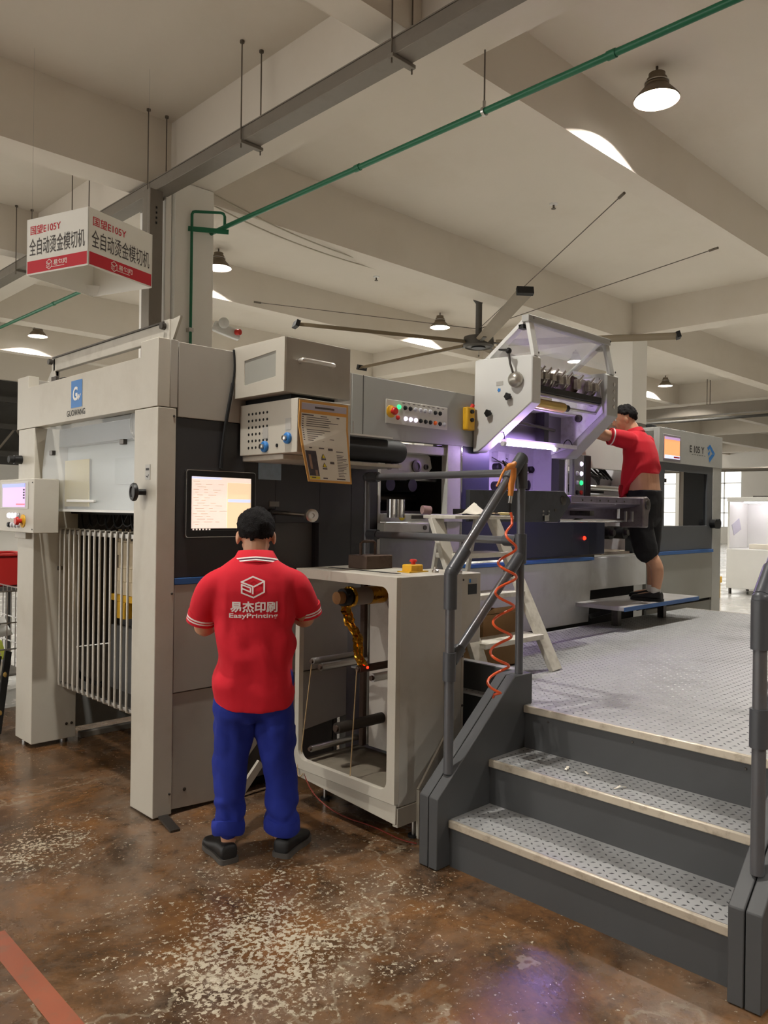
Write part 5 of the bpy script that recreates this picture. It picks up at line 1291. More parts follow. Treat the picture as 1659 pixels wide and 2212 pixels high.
# ================================================================== HANDRAILS
def fitting(parent, a, b, r=0.031): return MB().cyl(a, b, r, 16).build('fitting', fitgrey, parent)
def handrail(y, name_lab, side, rails=True):
    h = thing('handrail', name_lab, 'handrail', (2.76, y, 0.38))
    x1, x2 = 2.76, 3.30
    zb1 = 0.325 + (x1 - 2.655) * 0.8333
    P1 = MB().cyl((x1, y, zb1 + 0.001), (x1, y, 1.33), 0.0225, 18).build('post', railgrey, h)
    fitting(P1, (x1, y, 1.17), (x1, y, 1.335)); fitting(P1, (x1, y, 0.84), (x1, y, 0.97))
    P2 = MB().cyl((x2, y, 0.801), (x2, y, 1.86), 0.0205, 18).build('post', railgrey, h)
    up = MB().tube([(x1, y, 1.33), (x1 + 0.012, y, 1.352), (x1 + 0.03, y, 1.376), (x2 - 0.03, y, 1.868), (x2 + 0.01, y, 1.90)], 0.0225, 18).build('sloping_rail', railgrey, h)
    d = (Vector((x2 - .03, y, 1.868)) - Vector((x1 + .03, y, 1.376))).normalized()
    a = Vector((x1 + 0.01, y, 1.345)); fitting(up, a, a + d * 0.13)
    MB().ball((x1 + 0.004, y, 1.338), 0.0315, 16).build('elbow', fitgrey, up)
    b = Vector((x2 - .03, y, 1.868)); fitting(up, b - d * 0.12, b + d * 0.05)
    fitting(P2, (x2, y, 1.74), (x2, y, 1.865))
    MB().ball((x2 + 0.004, y, 1.885), 0.032, 16).build('elbow', fitgrey, up)
    lo = MB().cyl((x1, y, 0.915), (x2, y, 1.405), 0.0215, 18).build('sloping_rail', railgrey, h)
    d2_ = (Vector((x2, y, 1.405)) - Vector((x1, y, 0.915))).normalized()
    fitting(lo, Vector((x1, y, .915)) + d2_ * 0.02, Vector((x1, y, .915)) + d2_ * 0.10, 0.029); fitting(lo, Vector((x2, y, 1.405)) - d2_ * 0.13, (x2, y, 1.405), 0.03)
    fitting(P2, (x2, y, 1.36), (x2, y, 1.51))
    if rails:
        for z in (1.822, 1.475):
            rl = MB().cyl((x2, y + 0.02, z), (x2, 3.50, z), 0.0205, 18).build('level_rail', railgrey, h)
            fitting(rl, (x2, y + 0.02, z), (x2, y + 0.10, z), 0.03); fitting(rl, (x2, 3.42, z), (x2, 3.50, z), 0.03)
        MB().cyl((x2, 3.52, 0.81 - 0.15), (x2, 3.52, 1.82), 0.0205, 18).build('post', railgrey, h)
        MB().ball((x2, 3.515, 1.822), 0.031, 14).build('elbow', fitgrey, h)
    return h
handrail(2.372, 'grey pipe handrail at the left of the steps, with an air gun hung on it', 1)
handrail(1.0, 'grey pipe handrail cut off by the right edge of the photo', -1, False)

# ---- air gun and coiled hose
ag = thing('air_gun', 'orange air blow gun hooked over the left handrail', 'tool', (3.18, 2.32, 1.7))
MB().tube([(3.155, 2.332, 1.70), (3.160, 2.330, 1.76), (3.172, 2.328, 1.80), (3.175, 2.328, 1.84)], [0.013, 0.016, 0.015, 0.013], 12).build('grip', gunorange, ag)
bd_ = MB().tube([(3.185, 2.328, 1.865), (3.165, 2.328, 1.85), (3.14, 2.328, 1.845), (3.115, 2.335, 1.83)], [0.010, 0.016, 0.017, 0.009], 12).build('body', gunorange, ag)
MB().tube([(3.12, 2.338, 1.835), (3.10, 2.345, 1.80), (3.085, 2.35, 1.765), (3.07, 2.352, 1.745)], [0.005, 0.006, 0.006, 0.004], 8).build('trigger', gunorange, ag)
MB().tube([(3.115, 2.335, 1.848), (3.10, 2.34, 1.872)], [0.007, 0.004], 8).build('nozzle', black, ag)
MB().cyl((3.155, 2.332, 1.70), (3.15, 2.333, 1.665), 0.011, 12).build('coupler', steel, ag)
MB().cyl((3.15, 2.333, 1.665), (3.149, 2.333, 1.62), 0.008, 12).build('coupler_nut', black, ag)
path = [(3.15, 2.325, 1.62), (3.155, 2.32, 1.59)]
nt_ = 5.6
for i in range(140):
    f = i / 139; a = f * nt_ * 2 * math.pi + 0.6
    path.append((3.115 - 0.07 * f + 0.058 * math.cos(a) * min(1, 0.3 + 3 * f), 2.295 + 0.02 * f + 0.040 * math.sin(a) * min(1, 0.3 + 3 * f), 1.56 - 0.80 * f))
path += [(path[-1][0] - 0.01, path[-1][1] + 0.03, 0.748), (path[-1][0] + 0.02, path[-1][1] + 0.06, 0.725)]
o = MB().tube(path, 0.0065, 8).build('coil_hose', orange, None)
tag(o, 'orange coiled air hose dangling by the left handrail', 'hose')

# ================================================================== WHITE STEP LADDER
ld = thing('step_ladder', 'white metal step ladder standing on the platform', 'ladder', (3.83, 2.95, DZ))
LT = 1.575
fl, frr, tl, trr = Vector((3.50, 2.73, DZ)), Vector((4.17, 2.72, DZ)), Vector((3.575, 3.20, LT)), Vector((4.10, 3.17, LT))
for a, b in ((fl, tl), (frr, trr)):
    MB().bar(a, b, 0.105, 0.03, (0, -1, 0.4)).build('rail', ladderm, ld, 0.003)
for x in (3.70, 4.04): MB().bar((x, 3.44, DZ), (x, 3.26, LT), 0.03, 0.02, (0, 1, 0)).build('rear_leg', ladderm, ld)
for z in (0.855, 1.115, 1.355):
    f = (z - DZ) / (LT - DZ); a, b = fl.lerp(tl, f), frr.lerp(trr, f)
    m_ = 0.5 * (a.y + b.y)
    MB().box(a.x + 0.03, b.x - 0.03, m_ - 0.05, m_ + 0.13, z - 0.018, z + 0.012).build('tread', ladderm, ld, 0.003)
MB().bar((3.70, 3.375, 1.0), (4.04, 3.375, 1.0), 0.03, 0.02).build('rear_brace', ladderm, ld)
MB().box(3.55, 4.13, 3.02, 3.28, LT, LT + 0.022).build('top_plate', ladderm, ld, 0.004)
zt = LT + 0.022
# things on the ladder top
mb = MB(); rr = random.Random(9); n = 9; vs = []
for i in range(n):
    for j in range(n):
        a, b = i / (n - 1) - 0.5, j / (n - 1) - 0.5
        h = max(0, 0.075 * math.exp(-((a + .1) ** 2 + b * b) * 14)) + rr.uniform(0, 0.014) * (1 - abs(a) * 1.6) + 0.003
        vs.append((3.87 + a * 0.22 + rr.uniform(-.006, .006), 3.12 + b * 0.16 + rr.uniform(-.006, .006), zt + h))
mb.add(vs, [(i * n + j, i * n + j + 1, (i + 1) * n + j + 1, (i + 1) * n + j) for i in range(n - 1) for j in range(n - 1)])
o = mb.build('crumpled_cloth', paper, None); md = o.modifiers.new('thick', 'SOLIDIFY'); md.thickness = 0.002; md.offset = 1
tag(o, 'crumpled white cloth lying on the ladder top', 'cloth')
o = thing('shallow_tray', 'flat black tray on the ladder top', 'tray', (3.98, 3.08, zt))
MB().box(3.82, 3.98, 3.022, 3.05, zt + 0.001, zt + 0.012).build('base', black, o, 0.002)
o = thing('paint_brush', 'yellow-handled brush on the ladder top', 'brush', (4.03, 3.06, zt))
MB().tube([(3.99, 3.06, zt + 0.013), (4.03, 3.045, zt + 0.013), (4.09, 3.035, zt + 0.013)], [0.006, 0.011, 0.009], 10).build('handle', mat('brush_wood', (206, 190, 130), 0.6), o)
MB().box(3.965, 3.995, 3.05, 3.075, zt + 0.005, zt + 0.02).build('bristles', mat('bristle', (170, 150, 110), 0.9), o)

# ---- cardboard box under the ladder
cb = thing('cardboard_box', 'open brown cardboard box behind the step ladder', 'box', (4.12, 3.2, DZ))
bx0, bx1, by0, by1, bz1 = 3.80, 4.18, 3.0, 3.24, DZ + 0.34
for (a, b, c, d, nm) in ((bx0, bx1, by0, by0 + .006, 'wall'), (bx0, bx1, by1 - .006, by1, 'wall'), (bx0, bx0 + .006, by0 + .0061, by1 - .0061, 'wall'), (bx1 - .006, bx1, by0 + .0061, by1 - .0061, 'wall')):
    MB().box(a, b, c, d, DZ + 0.003, bz1).build(nm, card, cb)
MB().box(bx0, bx1, by0, by1, DZ + 0.0028, DZ + 0.008).build('base', card, cb)
MB().bar((bx0, by0 - 0.04, bz1 + 0.03), (bx1, by0 - 0.04, bz1 + 0.03), 0.09, 0.004, (0, 0.6, 1)).build('flap', card, cb)
MB().bar((bx0 - 0.03, by0, bz1 + 0.03), (bx0 - 0.03, by1, bz1 + 0.03), 0.09, 0.004, (0.6, 0, 1)).build('flap', card, cb)

# ================================================================== LEFT EDGE: console, cage trolley, slats, tub
cs = thing('control_console', 'cream control console with a lilac screen at the left pillar', 'control panel', (1.92, 5.3, 1.43))
cx0, cy0, cy1, cz0, cz1 = 1.845, 4.955, 5.62, 1.452, 1.79
MB().box(cx0, 1.999, cy0, cy1, cz0, cz1).build('housing', cream, cs, 0.004)
sb = MB().box(cx0 - 0.004, cx0 - 0.0002, 5.04, 5.52, 1.600, 1.772).build('screen_bezel', mat('console_grey', (196, 194, 188), 0.4), cs, 0.002)
MB().box(cx0 - 0.006, cx0 - 0.004, 5.085, 5.48, 1.612, 1.760).build('display', scr_lilac, sb)
MB().box(cx0 - 0.008, cx0 - 0.006, 5.085, 5.48, 1.738, 1.760).build('display_bar', mat('screen_blue', (120, 130, 220), 0.3, emit=(130, 140, 235), estr=0.7), sb)
MB().box(cx0 - 0.008, cx0 - 0.006, 5.09, 5.23, 1.626, 1.634).build('alarm_bar', mat('screen_red', (230, 70, 90), 0.3, emit=(240, 70, 90), estr=0.7), sb)
for i in range(4): MB().box(cx0 - 0.008, cx0 - 0.006, 5.092, 5.112, 1.665 + i * .017, 1.675 + i * .017).build('display_key', inkblack, sb)
for i in range(4):
    y = 5.20 + i * 0.055
    btn(cs, (cx0, y, 1.557), NX, 0.0145, btn_w if i in (1, 2, 3) else btn_off)
    btn(cs, (cx0, y, 1.497), NX, 0.0145, btn_off if i < 3 else black)
estop(cs, (cx0, 5.125, 1.525), NX, 0.026)
for (y, z) in ((4.975, 1.765), (4.975, 1.475)): screw(cs, (cx0, y, z), NX, 0.005)
MB().box(2.0, 2.03, 4.99, 5.10, 1.63, 1.78).build('side_tag', redm, cs) if False else None
box('console_bracket', cream2, cs, 1.96, 1.9985, 5.40, 5.60, 1.40, 1.4515)

ct = thing('wire_cage_trolley', 'wire mesh cage trolley of waste paper behind the left pillar', 'trolley', (1.9, 6.5, 0))
gx0, gx1, gy0, gy1, gz0_, gz1_ = 1.35, 2.30, 6.25, 7.0, 0.33, 0.97
for i in range(13):
    y = gy0; x = gx0 + (gx1 - gx0) * i / 12
    MB().cyl((x, y, gz0_), (x, y, gz1_), 0.004, 6).build('wire', steel, ct)
for i in range(9):
    y = gy0 + (gy1 - gy0) * i / 8
    MB().cyl((gx1, y, gz0_), (gx1, y, gz1_), 0.004, 6).build('wire', steel, ct)
    MB().cyl((gx0, y, gz0_), (gx0, y, gz1_), 0.004, 6).build('wire', steel, ct)
for z in (gz0_, gz0_ + .2, gz0_ + .4, gz1_):
    MB().tube([(gx0, gy0, z), (gx1, gy0, z), (gx1, gy1, z), (gx0, gy1, z), (gx0, gy0, z)], 0.006, 6).build('ring_wire', steel, ct)
for (x, y) in ((gx0, gy0), (gx1, gy0), (gx0, gy1), (gx1, gy1)):
    MB().cyl((x, y, 0.08), (x, y, gz0_), 0.014, 8).build('leg', rust, ct)
    MB().cyl((x - 0.015, y, 0.04), (x + 0.015, y, 0.04), 0.04, 14).build('caster', rubber, ct)
MB().box(gx0, gx1, gy0, gy1, gz0_, gz0_ + 0.01).build('base', steel, ct)
rr = random.Random(21)
wcols = [paper, mat('waste_lime', (190, 200, 60), 0.8), mat('waste_lilac', (200, 170, 214), 0.8), white, mat('waste_ink', (60, 60, 90), 0.8), paper]
labs = ['crumpled white sheet', 'lime green sheet', 'lilac sheet', 'bright white sheet', 'dark printed sheet', 'folded white sheet']
for i in range(6):
    x, y, z = 2.05 + rr.uniform(-.06, .1) - 0.1 * (i % 3), 6.42 + 0.07 * (i % 2), gz0_ + 0.06 + 0.10 * i
    mb = MB(); n = 5; vs = []
    for a in range(n):
        for b in range(n): vs.append((x + (a / 4 - .5) * 0.34, y + (b / 4 - .5) * 0.24 + 0.05 * math.sin(a * 2.0 + i), z + (b / 4 - .5) * 0.16 + rr.uniform(-.03, .03)))
    mb.add(vs, [(a * n + b, a * n + b + 1, (a + 1) * n + b + 1, (a + 1) * n + b) for a in range(n - 1) for b in range(n - 1)])
    o = mb.build('waste_sheet', wcols[i], None); md = o.modifiers.new('thick', 'SOLIDIFY'); md.thickness = 0.002
    tag(o, labs[i] + ' in the wire cage trolley', 'paper', 'waste paper in the cage trolley')
tb2 = thing('side_table', 'low grey stand carrying the red tub', 'table', (2.2, 7.6, 0))
MB().box(1.7, 2.75, 7.3, 7.9, 0.86, 0.90).build('top', hullm, tb2, 0.004)
for x in (1.75, 2.70):
    for y in (7.35, 7.85): MB().box(x - .02, x + .02, y - .02, y + .02, 0, 0.86).build('leg', hullm, tb2)
rt = thing('red_tub', 'red plastic tub behind the left pillar', 'tub', (2.2, 7.6, 0.9))
MB().prism([(1.80, 0.902), (2.66, 0.902), (2.72, 1.17), (1.74, 1.17)], 'y', 7.36, 7.84).build('body', mat('tub_red', (168, 34, 30), 0.4), rt, 0.01)
MB().frame([(1.72, 7.34), (2.74, 7.34), (2.74, 7.86), (1.72, 7.86)], [(1.76, 7.38), (2.70, 7.38), (2.70, 7.82), (1.76, 7.82)], 'z', 1.17, 1.19).build('rim', MATS['tub_red'], rt, 0.004)
for i, lab in enumerate(('leaning black slat nearest the left pillar', 'black slat leaning left of the others', 'brown-stained black slat leaning between two others')):
    a = Vector((1.93 - 0.07 * i + 0.02 * (i == 2), 5.80 + 0.05 * i, 0.004)); b = Vector((2.10 - 0.06 * i, 6.10 + 0.03 * i, 0.54 - 0.03 * i))
    t = thing('leaning_batten', lab, 'batten', a, 0, 'black slats leaning behind the left pillar')
    MB().bar(a + Vector((0, 0, .02)), b, 0.05, 0.02, (0.3, -1, 0.5)).build('slat', black, t, 0.002)
    for f in (0.25, 0.7): 
        c = a.lerp(b, f) + Vector((-0.005, -0.016, 0.012)); MB().ball(c, 0.014, 8, (1, 0.4, 1.6)).build('stain', goldm, t)
# roof truss seen in the dark far left
tr_ = thing('roof_truss', 'dark steel roof truss far behind the left pillar', 'truss', (7.5, 21.5, 3.0))
for z in (2.9, 3.6, 4.3): MB().box(3.0, 12.0, 21.4, 21.55, z, z + 0.14).build('chord', hullm, tr_)
for i in range(9):
    x = 3.0 + i
    MB().bar((x, 21.47, 2.95), (x + 0.5, 21.47, 3.65), 0.05, 0.05).build('web', trunkm, tr_)
    MB().bar((x + 0.5, 21.47, 3.65), (x + 1, 21.47, 2.95), 0.05, 0.05).build('web', trunkm, tr_)
MB().box(3.0, 12.0, 21.75, 21.8, 2.7, 5.0).build('dark_sheeting', hullm, tr_)
for x in (3.2, 11.8): MB().box(x - .08, x + .08, 21.55, 21.7, 0, 5.0).build('post', hullm, tr_)

# ================================================================== FAR RIGHT: lit inspection booth
bo = thing('inspection_booth', 'white lit inspection booth at the right edge, behind the machine', 'booth', (16.9, 6.0, 0))
vx0, vx1, vy0, vy1 = 16.45, 17.5, 4.6, 6.66
box('base_cabinet', white, bo, vx0, vx1, vy0, vy1, 0.12, 0.93, 0.01)
for (x, y) in ((vx0 + .06, vy0 + .06), (vx0 + .06, vy1 - .06), (vx1 - .06, vy0 + .06), (vx1 - .06, vy1 - .06)): MB().cyl((x, y, 0), (x, y, 0.12), 0.03, 10).build('foot', darksteel, bo)
box('back_board', white, bo, vx1 - 0.04, vx1, 5.85, vy1, 0.931, 1.90)
box('side_board', white, bo, vx0 + 0.05, vx1 - 0.041, vy1 - 0.04, vy1, 0.931, 1.90)
box('canopy', white, bo, vx0, vx1, vy0, vy1, 1.901, 1.99, 0.01)
mbt = MB().cyl((16.95, 4.8, 1.885), (16.95, 6.5, 1.885), 0.014, 10).build('light_tube', boothlight, bo)
box('lamp_tray', darksteel, bo, 16.6, 17.2, 4.5, 6.2, 1.991, 2.02)
for i, (x, y, w, m_, lab) in enumerate(((16.7, 6.10, 0.2, paper, 'cream pile of sheets on the booth table'), (16.75, 5.60, 0.2, mat('waste_pink', (230, 150, 200), 0.8), 'pink sheet lying on the booth table'))):
    o = MB().box(x, x + 0.3, y - w, y + w, 0.932, 0.96 + 0.07 * (i == 0)).build('sheet_stack', m_, None, 0.004); tag(o, lab, 'paper')
o = thing('small_jar', 'small jar with a dark lid on the booth table', 'jar', (16.9, 5.95, 0.93))
MB().cyl((16.66, 5.88, 1.035), (16.66, 5.88, 1.13), 0.03, 12).build('body', paper, o); MB().cyl((16.66, 5.88, 1.13), (16.66, 5.88, 1.16), 0.032, 12).build('lid', black, o)
o.location.z = 0.93
o = thing('pinned_sheet', 'tilted grey sheet pinned to the booth side', 'paper', (16.9, vy1 - 0.05, 1.25))
MB().prism([(16.72, 1.20), (17.1, 1.32), (16.98, 1.56), (16.60, 1.42)], 'y', vy1 - 0.046, vy1 - 0.041).build('sheet', mat('sheet_grey', (190, 188, 200), 0.7), o)
# cartons stacked behind the booth
for r_ in range(2):
    for c_ in range(4):
        o = thing('carton', '%s brown carton, %s along the stack behind the booth' % (('lower', 'upper')[r_], ('first', 'second', 'third', 'fourth')[c_]), 'box', (20.2, 4.5 + c_ * 0.72, 0.8 + r_ * 0.4), 0, 'brown cartons stacked behind the booth')
        b_ = MB().box(19.9, 20.5, 4.2 + c_ * 0.72, 4.88 + c_ * 0.72, 0.901 + r_ * 0.36, 1.255 + r_ * 0.36).build('body', card, o, 0.006)
        MB().box(19.898, 20.502, 4.5 + c_ * 0.72, 4.56 + c_ * 0.72, 1.256 + r_ * 0.36, 1.2565 + r_ * 0.36).build('tape', mat('tape_tan', (176, 150, 112), 0.4), b_)
o = thing('pallet_table', 'pale bench under the brown cartons', 'table', (20.2, 5.6, 0))
MB().box(19.8, 20.6, 4.1, 7.2, 0.82, 0.90).build('top', wallm, o); MB().box(19.85, 20.55, 4.2, 7.1, 0.0, 0.819).build('body', wallm, o)
o = thing('yellow_guard', 'small yellow floor guard beside the far machine corner', 'guard', (15.5, 6.5, 0))
MB().box(15.4, 15.5, 6.35, 6.75, 0.30, 0.42).build('rail', yellow, o)
for y in (6.4, 6.7): MB().box(15.42, 15.48, y - 0.03, y + .03, 0, 0.30).build('post', yellow, o)

# ================================================================== PEOPLE
def loft(mb, rings, n=28):
    """rings: (cx, cy, cz, rx, ry, exponent) stacked horizontal superellipses, closed at both ends"""
    o = len(mb.v)
    for (cx, cy, cz, rx, ry, e) in rings:
        for i in range(n):
            a = 2 * math.pi * i / n; c, s = math.cos(a), math.sin(a)
            mb.v.append(Vector((cx + rx * math.copysign(abs(c) ** (2 / e), c), cy + ry * math.copysign(abs(s) ** (2 / e), s), cz)))
    m = len(rings)
    for k in range(m - 1):
        for i in range(n):
            j = (i + 1) % n
            mb.f.append((o + k * n + i, o + k * n + j, o + (k + 1) * n + j, o + (k + 1) * n + i))
    mb.f.append(tuple(o + i for i in range(n))); mb.f.append(tuple(o + (m - 1) * n + i for i in range(n)))
def limb(mb, pts, rs, n=16):
    """smooth tapering limb through the joints, with rounded ends"""
    pts = [Vector(p) for p in pts]
    P, Q = [], []
    for k in range(len(pts) - 1):
        p0 = pts[max(k - 1, 0)]; p1 = pts[k]; p2 = pts[k + 1]; p3 = pts[min(k + 2, len(pts) - 1)]
        for i in range(5):
            t = i / 5
            P.append(0.5 * ((2 * p1) + (p2 - p0) * t + (2 * p0 - 5 * p1 + 4 * p2 - p3) * t * t + (3 * p1 - p0 - 3 * p2 + p3) * t ** 3))
            tt = t * t * (3 - 2 * t)
            Q.append(rs[k] * (1 - tt) + rs[k + 1] * tt)
    P.append(pts[-1]); Q.append(rs[-1])
    mb.tube(P, Q, n); mb.ball(pts[0], rs[0] * 0.98, 12); mb.ball(pts[-1], rs[-1] * 0.98, 12)
def hand(mb, w, d, nrm, side, curl=0.45):
    """w wrist, d direction of the fingers, nrm out of the back of the hand; thumb on `side` (+1/-1 along d x nrm)"""
    w, d, nrm = Vector(w), Vector(d).normalized(), Vector(nrm).normalized()
    s = d.cross(nrm).normalized(); nrm = s.cross(d).normalized()
    lens = [0.070, 0.078, 0.072, 0.056]
    for k in range(4):
        off = (1.5 - k) * 0.0205 * side
        k0 = w + s * off * 0.75 + d * 0.012; k1 = w + s * off * 1.05 + d * (0.088 - 0.004 * abs(k - 1))
        limb(mb, [k0, k1], [0.0135, 0.012], 10)
        p = k1; dd = (d + s * (1.5 - k) * 0.07 * side).normalized(); ang = curl
        chain = [p]
        for j, fr in enumerate((0.45, 0.32, 0.23)):
            dd = (dd * math.cos(ang) - nrm * math.sin(ang)).normalized(); p = p + dd * lens[k] * fr * 1.15; chain.append(p)
        limb(mb, chain, [0.0098, 0.0092, 0.0086, 0.0074], 10)
    t0 = w + s * 0.026 * side + d * 0.018; dd = (d * 0.72 + s * 0.62 * side - nrm * 0.3).normalized()
    t1 = t0 + dd * 0.045; dd2 = (d * 0.92 + s * 0.2 * side - nrm * 0.35).normalized(); t2 = t1 + dd2 * 0.032; t3 = t2 + dd2 * 0.026
    limb(mb, [t0, t1, t2, t3], [0.015, 0.0125, 0.011, 0.009], 10)
def head(mb, T):
    s = MB()
    s.ball((0, -0.012, 0.022), 1.0, 24, (0.082, 0.098, 0.098))
    s.ball((0, 0.022, -0.045), 1.0, 20, (0.062, 0.072, 0.078))
    s.ball((0, 0.062, -0.098), 1.0, 14, (0.030, 0.030, 0.026))
    s.tube([(0, 0.084, 0.022), (0, 0.100, -0.006), (0, 0.108, -0.030)], [0.008, 0.011, 0.015], 10)
    s.ball((0, 0.104, -0.030), 0.014, 10)
    s.tube([(-0.045, 0.074, 0.026), (0, 0.086, 0.030), (0.045, 0.074, 0.026)], [0.008, 0.011, 0.008], 8)
    s.tube([(-0.022, 0.080, -0.064), (0, 0.090, -0.062), (0.022, 0.080, -0.064)], [0.006, 0.010, 0.006], 8)
    for sg in (-1, 1):
        s.ball((sg * 0.085, -0.008, -0.022), 1.0, 14, (0.011, 0.021, 0.034))
        s.ball((sg * 0.045, 0.060, -0.030), 1.0, 12, (0.022, 0.022, 0.026))
    mb.add([T @ v for v in s.v], s.f)
def fuse(mb, name, voxel, iters, m, parent, disp=None, hem=None):
    """join closed shells into one continuous surface, then smooth"""
    me = bpy.data.meshes.new('tmp'); me.from_pydata([tuple(v) for v in mb.v], [], mb.f)
    bm = bmesh.new(); bm.from_mesh(me); bmesh.ops.recalc_face_normals(bm, faces=bm.faces); bm.to_mesh(me); bm.free()
    ob = bpy.data.objects.new('tmp', me); COL.objects.link(ob)
    r = ob.modifiers.new('r', 'REMESH'); r.mode = 'VOXEL'; r.voxel_size = voxel
    s = ob.modifiers.new('s', 'SMOOTH'); s.factor = 0.5; s.iterations = iters
    dg = bpy.context.evaluated_depsgraph_get()
    out = bpy.data.meshes.new_from_object(ob.evaluated_get(dg)); out.name = name
    bpy.data.objects.remove(ob); bpy.data.meshes.remove(me)
    if disp:
        out.update()
        nr = [v.normal.copy() for v in out.vertices]
        for v, n_ in zip(out.vertices, nr): v.co += n_ * disp(v.co)
    if hem:
        for v in out.vertices: v.co += hem(v.co)
    out.polygons.foreach_set('use_smooth', [True] * len(out.polygons))
    out.materials.clear(); out.materials.append(m)
    o = bpy.data.objects.new(name, out); COL.objects.link(o); o.parent = parent; WM[o.name] = WM[parent.name]
    return o
def hair_cap(name, T, parent, test, sc=(0.091, 0.107, 0.107), seed=1.0, rough=0.006):
    mb = MB(); mb.ball((0, -0.014, 0.022), 1.0, 88, sc)
    vs = []
    for v in mb.v:
        nn = noise.noise(v * 34 + Vector((seed, 0, 0))) * rough + noise.noise(v * 90 + Vector((0, seed, 0))) * rough * 0.6
        vs.append(v * (1 + nn / 0.1))
    keep = [f for f in mb.f if all(test(vs[i] + Vector((0, 0, 0.012 * noise.noise(vs[i] * 70)))) for i in f)]
    m2 = MB(); m2.v = [T @ v for v in vs]; m2.f = keep
    o = m2.build(name, hairm, parent, smooth=60, local=True)
    bm = bmesh.new(); bm.from_mesh(o.data); bmesh.ops.delete(bm, geom=[v for v in bm.verts if not v.link_faces], context='VERTS'); bm.to_mesh(o.data); bm.free()
    md = o.modifiers.new('thick', 'SOLIDIFY'); md.thickness = 0.012; md.offset = -1
    return o
def face_bits(T, parent):
    for sg in (-1, 1):
        b = MB().ball((0, 0, 0), 0.0105, 12); m2 = MB(); m2.add([T @ (v + Vector((sg * 0.031, 0.0775, 0.004))) for v in b.v], b.f); e = m2.build('eye', white, parent, local=True)
        b = MB().ball((0, 0, 0), 0.0058, 10); m2 = MB(); m2.add([T @ (v + Vector((sg * 0.031, 0.0855, 0.004))) for v in b.v], b.f); m2.build('iris', black, e, local=True)
        b = MB().tube([(sg * 0.016, 0.092, 0.024), (sg * 0.032, 0.089, 0.030), (sg * 0.050, 0.077, 0.024)], [0.003, 0.0042, 0.0025], 8); m2 = MB(); m2.add([T @ v for v in b.v], b.f); m2.build('eyebrow', hairm, parent, local=True)
    b = MB().tube([(-0.022, 0.086, -0.062), (0, 0.0985, -0.061), (0.022, 0.086, -0.062)], [0.003, 0.0055, 0.003], 8); m2 = MB(); m2.add([T @ v for v in b.v], b.f)
    m2.build('lips', mat('lips', (150, 88, 78), 0.5), parent, local=True)
def shoe(parent, heel, yawdeg, ln=0.275, w=0.047, sole_m=solem, hgt=0.075):
    """slip-on shoe from its heel, toes along +y turned by yaw"""
    T = Matrix.Translation(heel) @ Matrix.Rotation(R(yawdeg), 4, 'Z')
    mb = MB(); n = 20; secs = [(0.0, .62, .62), (.03, .86, 1.0), (.10, .92, 1.0), (.30, .86, .92), (.45, .90, .80), (.62, 1.06, .62), (.80, 1.04, .50), (.93, .78, .42), (1.0, .34, .30)]
    o = 0; vs = []
    for (f, a, h) in secs:
        for i in range(n):
            an = 2 * math.pi * i / n; c, s = math.cos(an), math.sin(an)
            vs.append(T @ Vector((w * a * math.copysign(abs(c) ** 0.8, c), f * ln, 0.014 + (hgt * h) * 0.5 * (1 + math.copysign(abs(s) ** 0.7, s)))))
    m = len(secs); fs = [tuple(range(n)), tuple((m - 1) * n + i for i in range(n))]
    for k in range(m - 1):
        for i in range(n): fs.append((k * n + i, k * n + (i + 1) % n, (k + 1) * n + (i + 1) % n, (k + 1) * n + i))
    mb.add(vs, fs); up = mb.build('shoe', shoem, parent, local=True, smooth=60)
    md = up.modifiers.new('sub', 'SUBSURF'); md.levels = 1; md.render_levels = 2
    pts = []
    for (f, a, h) in secs: pts.append((w * a * 1.08, f * ln * 1.02 - 0.003))
    loop = [(x, y) for x, y in pts] + [(-x, y) for x, y in reversed(pts)]
    m2 = MB(); k = len(loop)
    m2.add([T @ Vector((x, y, 0.001)) for x, y in loop] + [T @ Vector((x * 1.0, y, 0.024)) for x, y in loop], [tuple(range(k)), tuple(range(2 * k - 1, k - 1, -1))] + [(i, (i + 1) % k, k + (i + 1) % k, k + i) for i in range(k)])
    m2.build('sole', sole_m, up, local=True, smooth=50)
    return up
def band(name, m, parent, p0, p1, r0, r1, th=0.0025, n=24, fl=1.0):
    p0, p1 = Vector(p0), Vector(p1); ax = (p1 - p0)
    mb = MB(); mb.lathe([(r0, 0), (r1, ax.length), (r1 - th, ax.length), (r0 - th, 0), (r0, 0)], p0, n, ax, cap=False)
    return mb.build(name, m, parent, local=True)

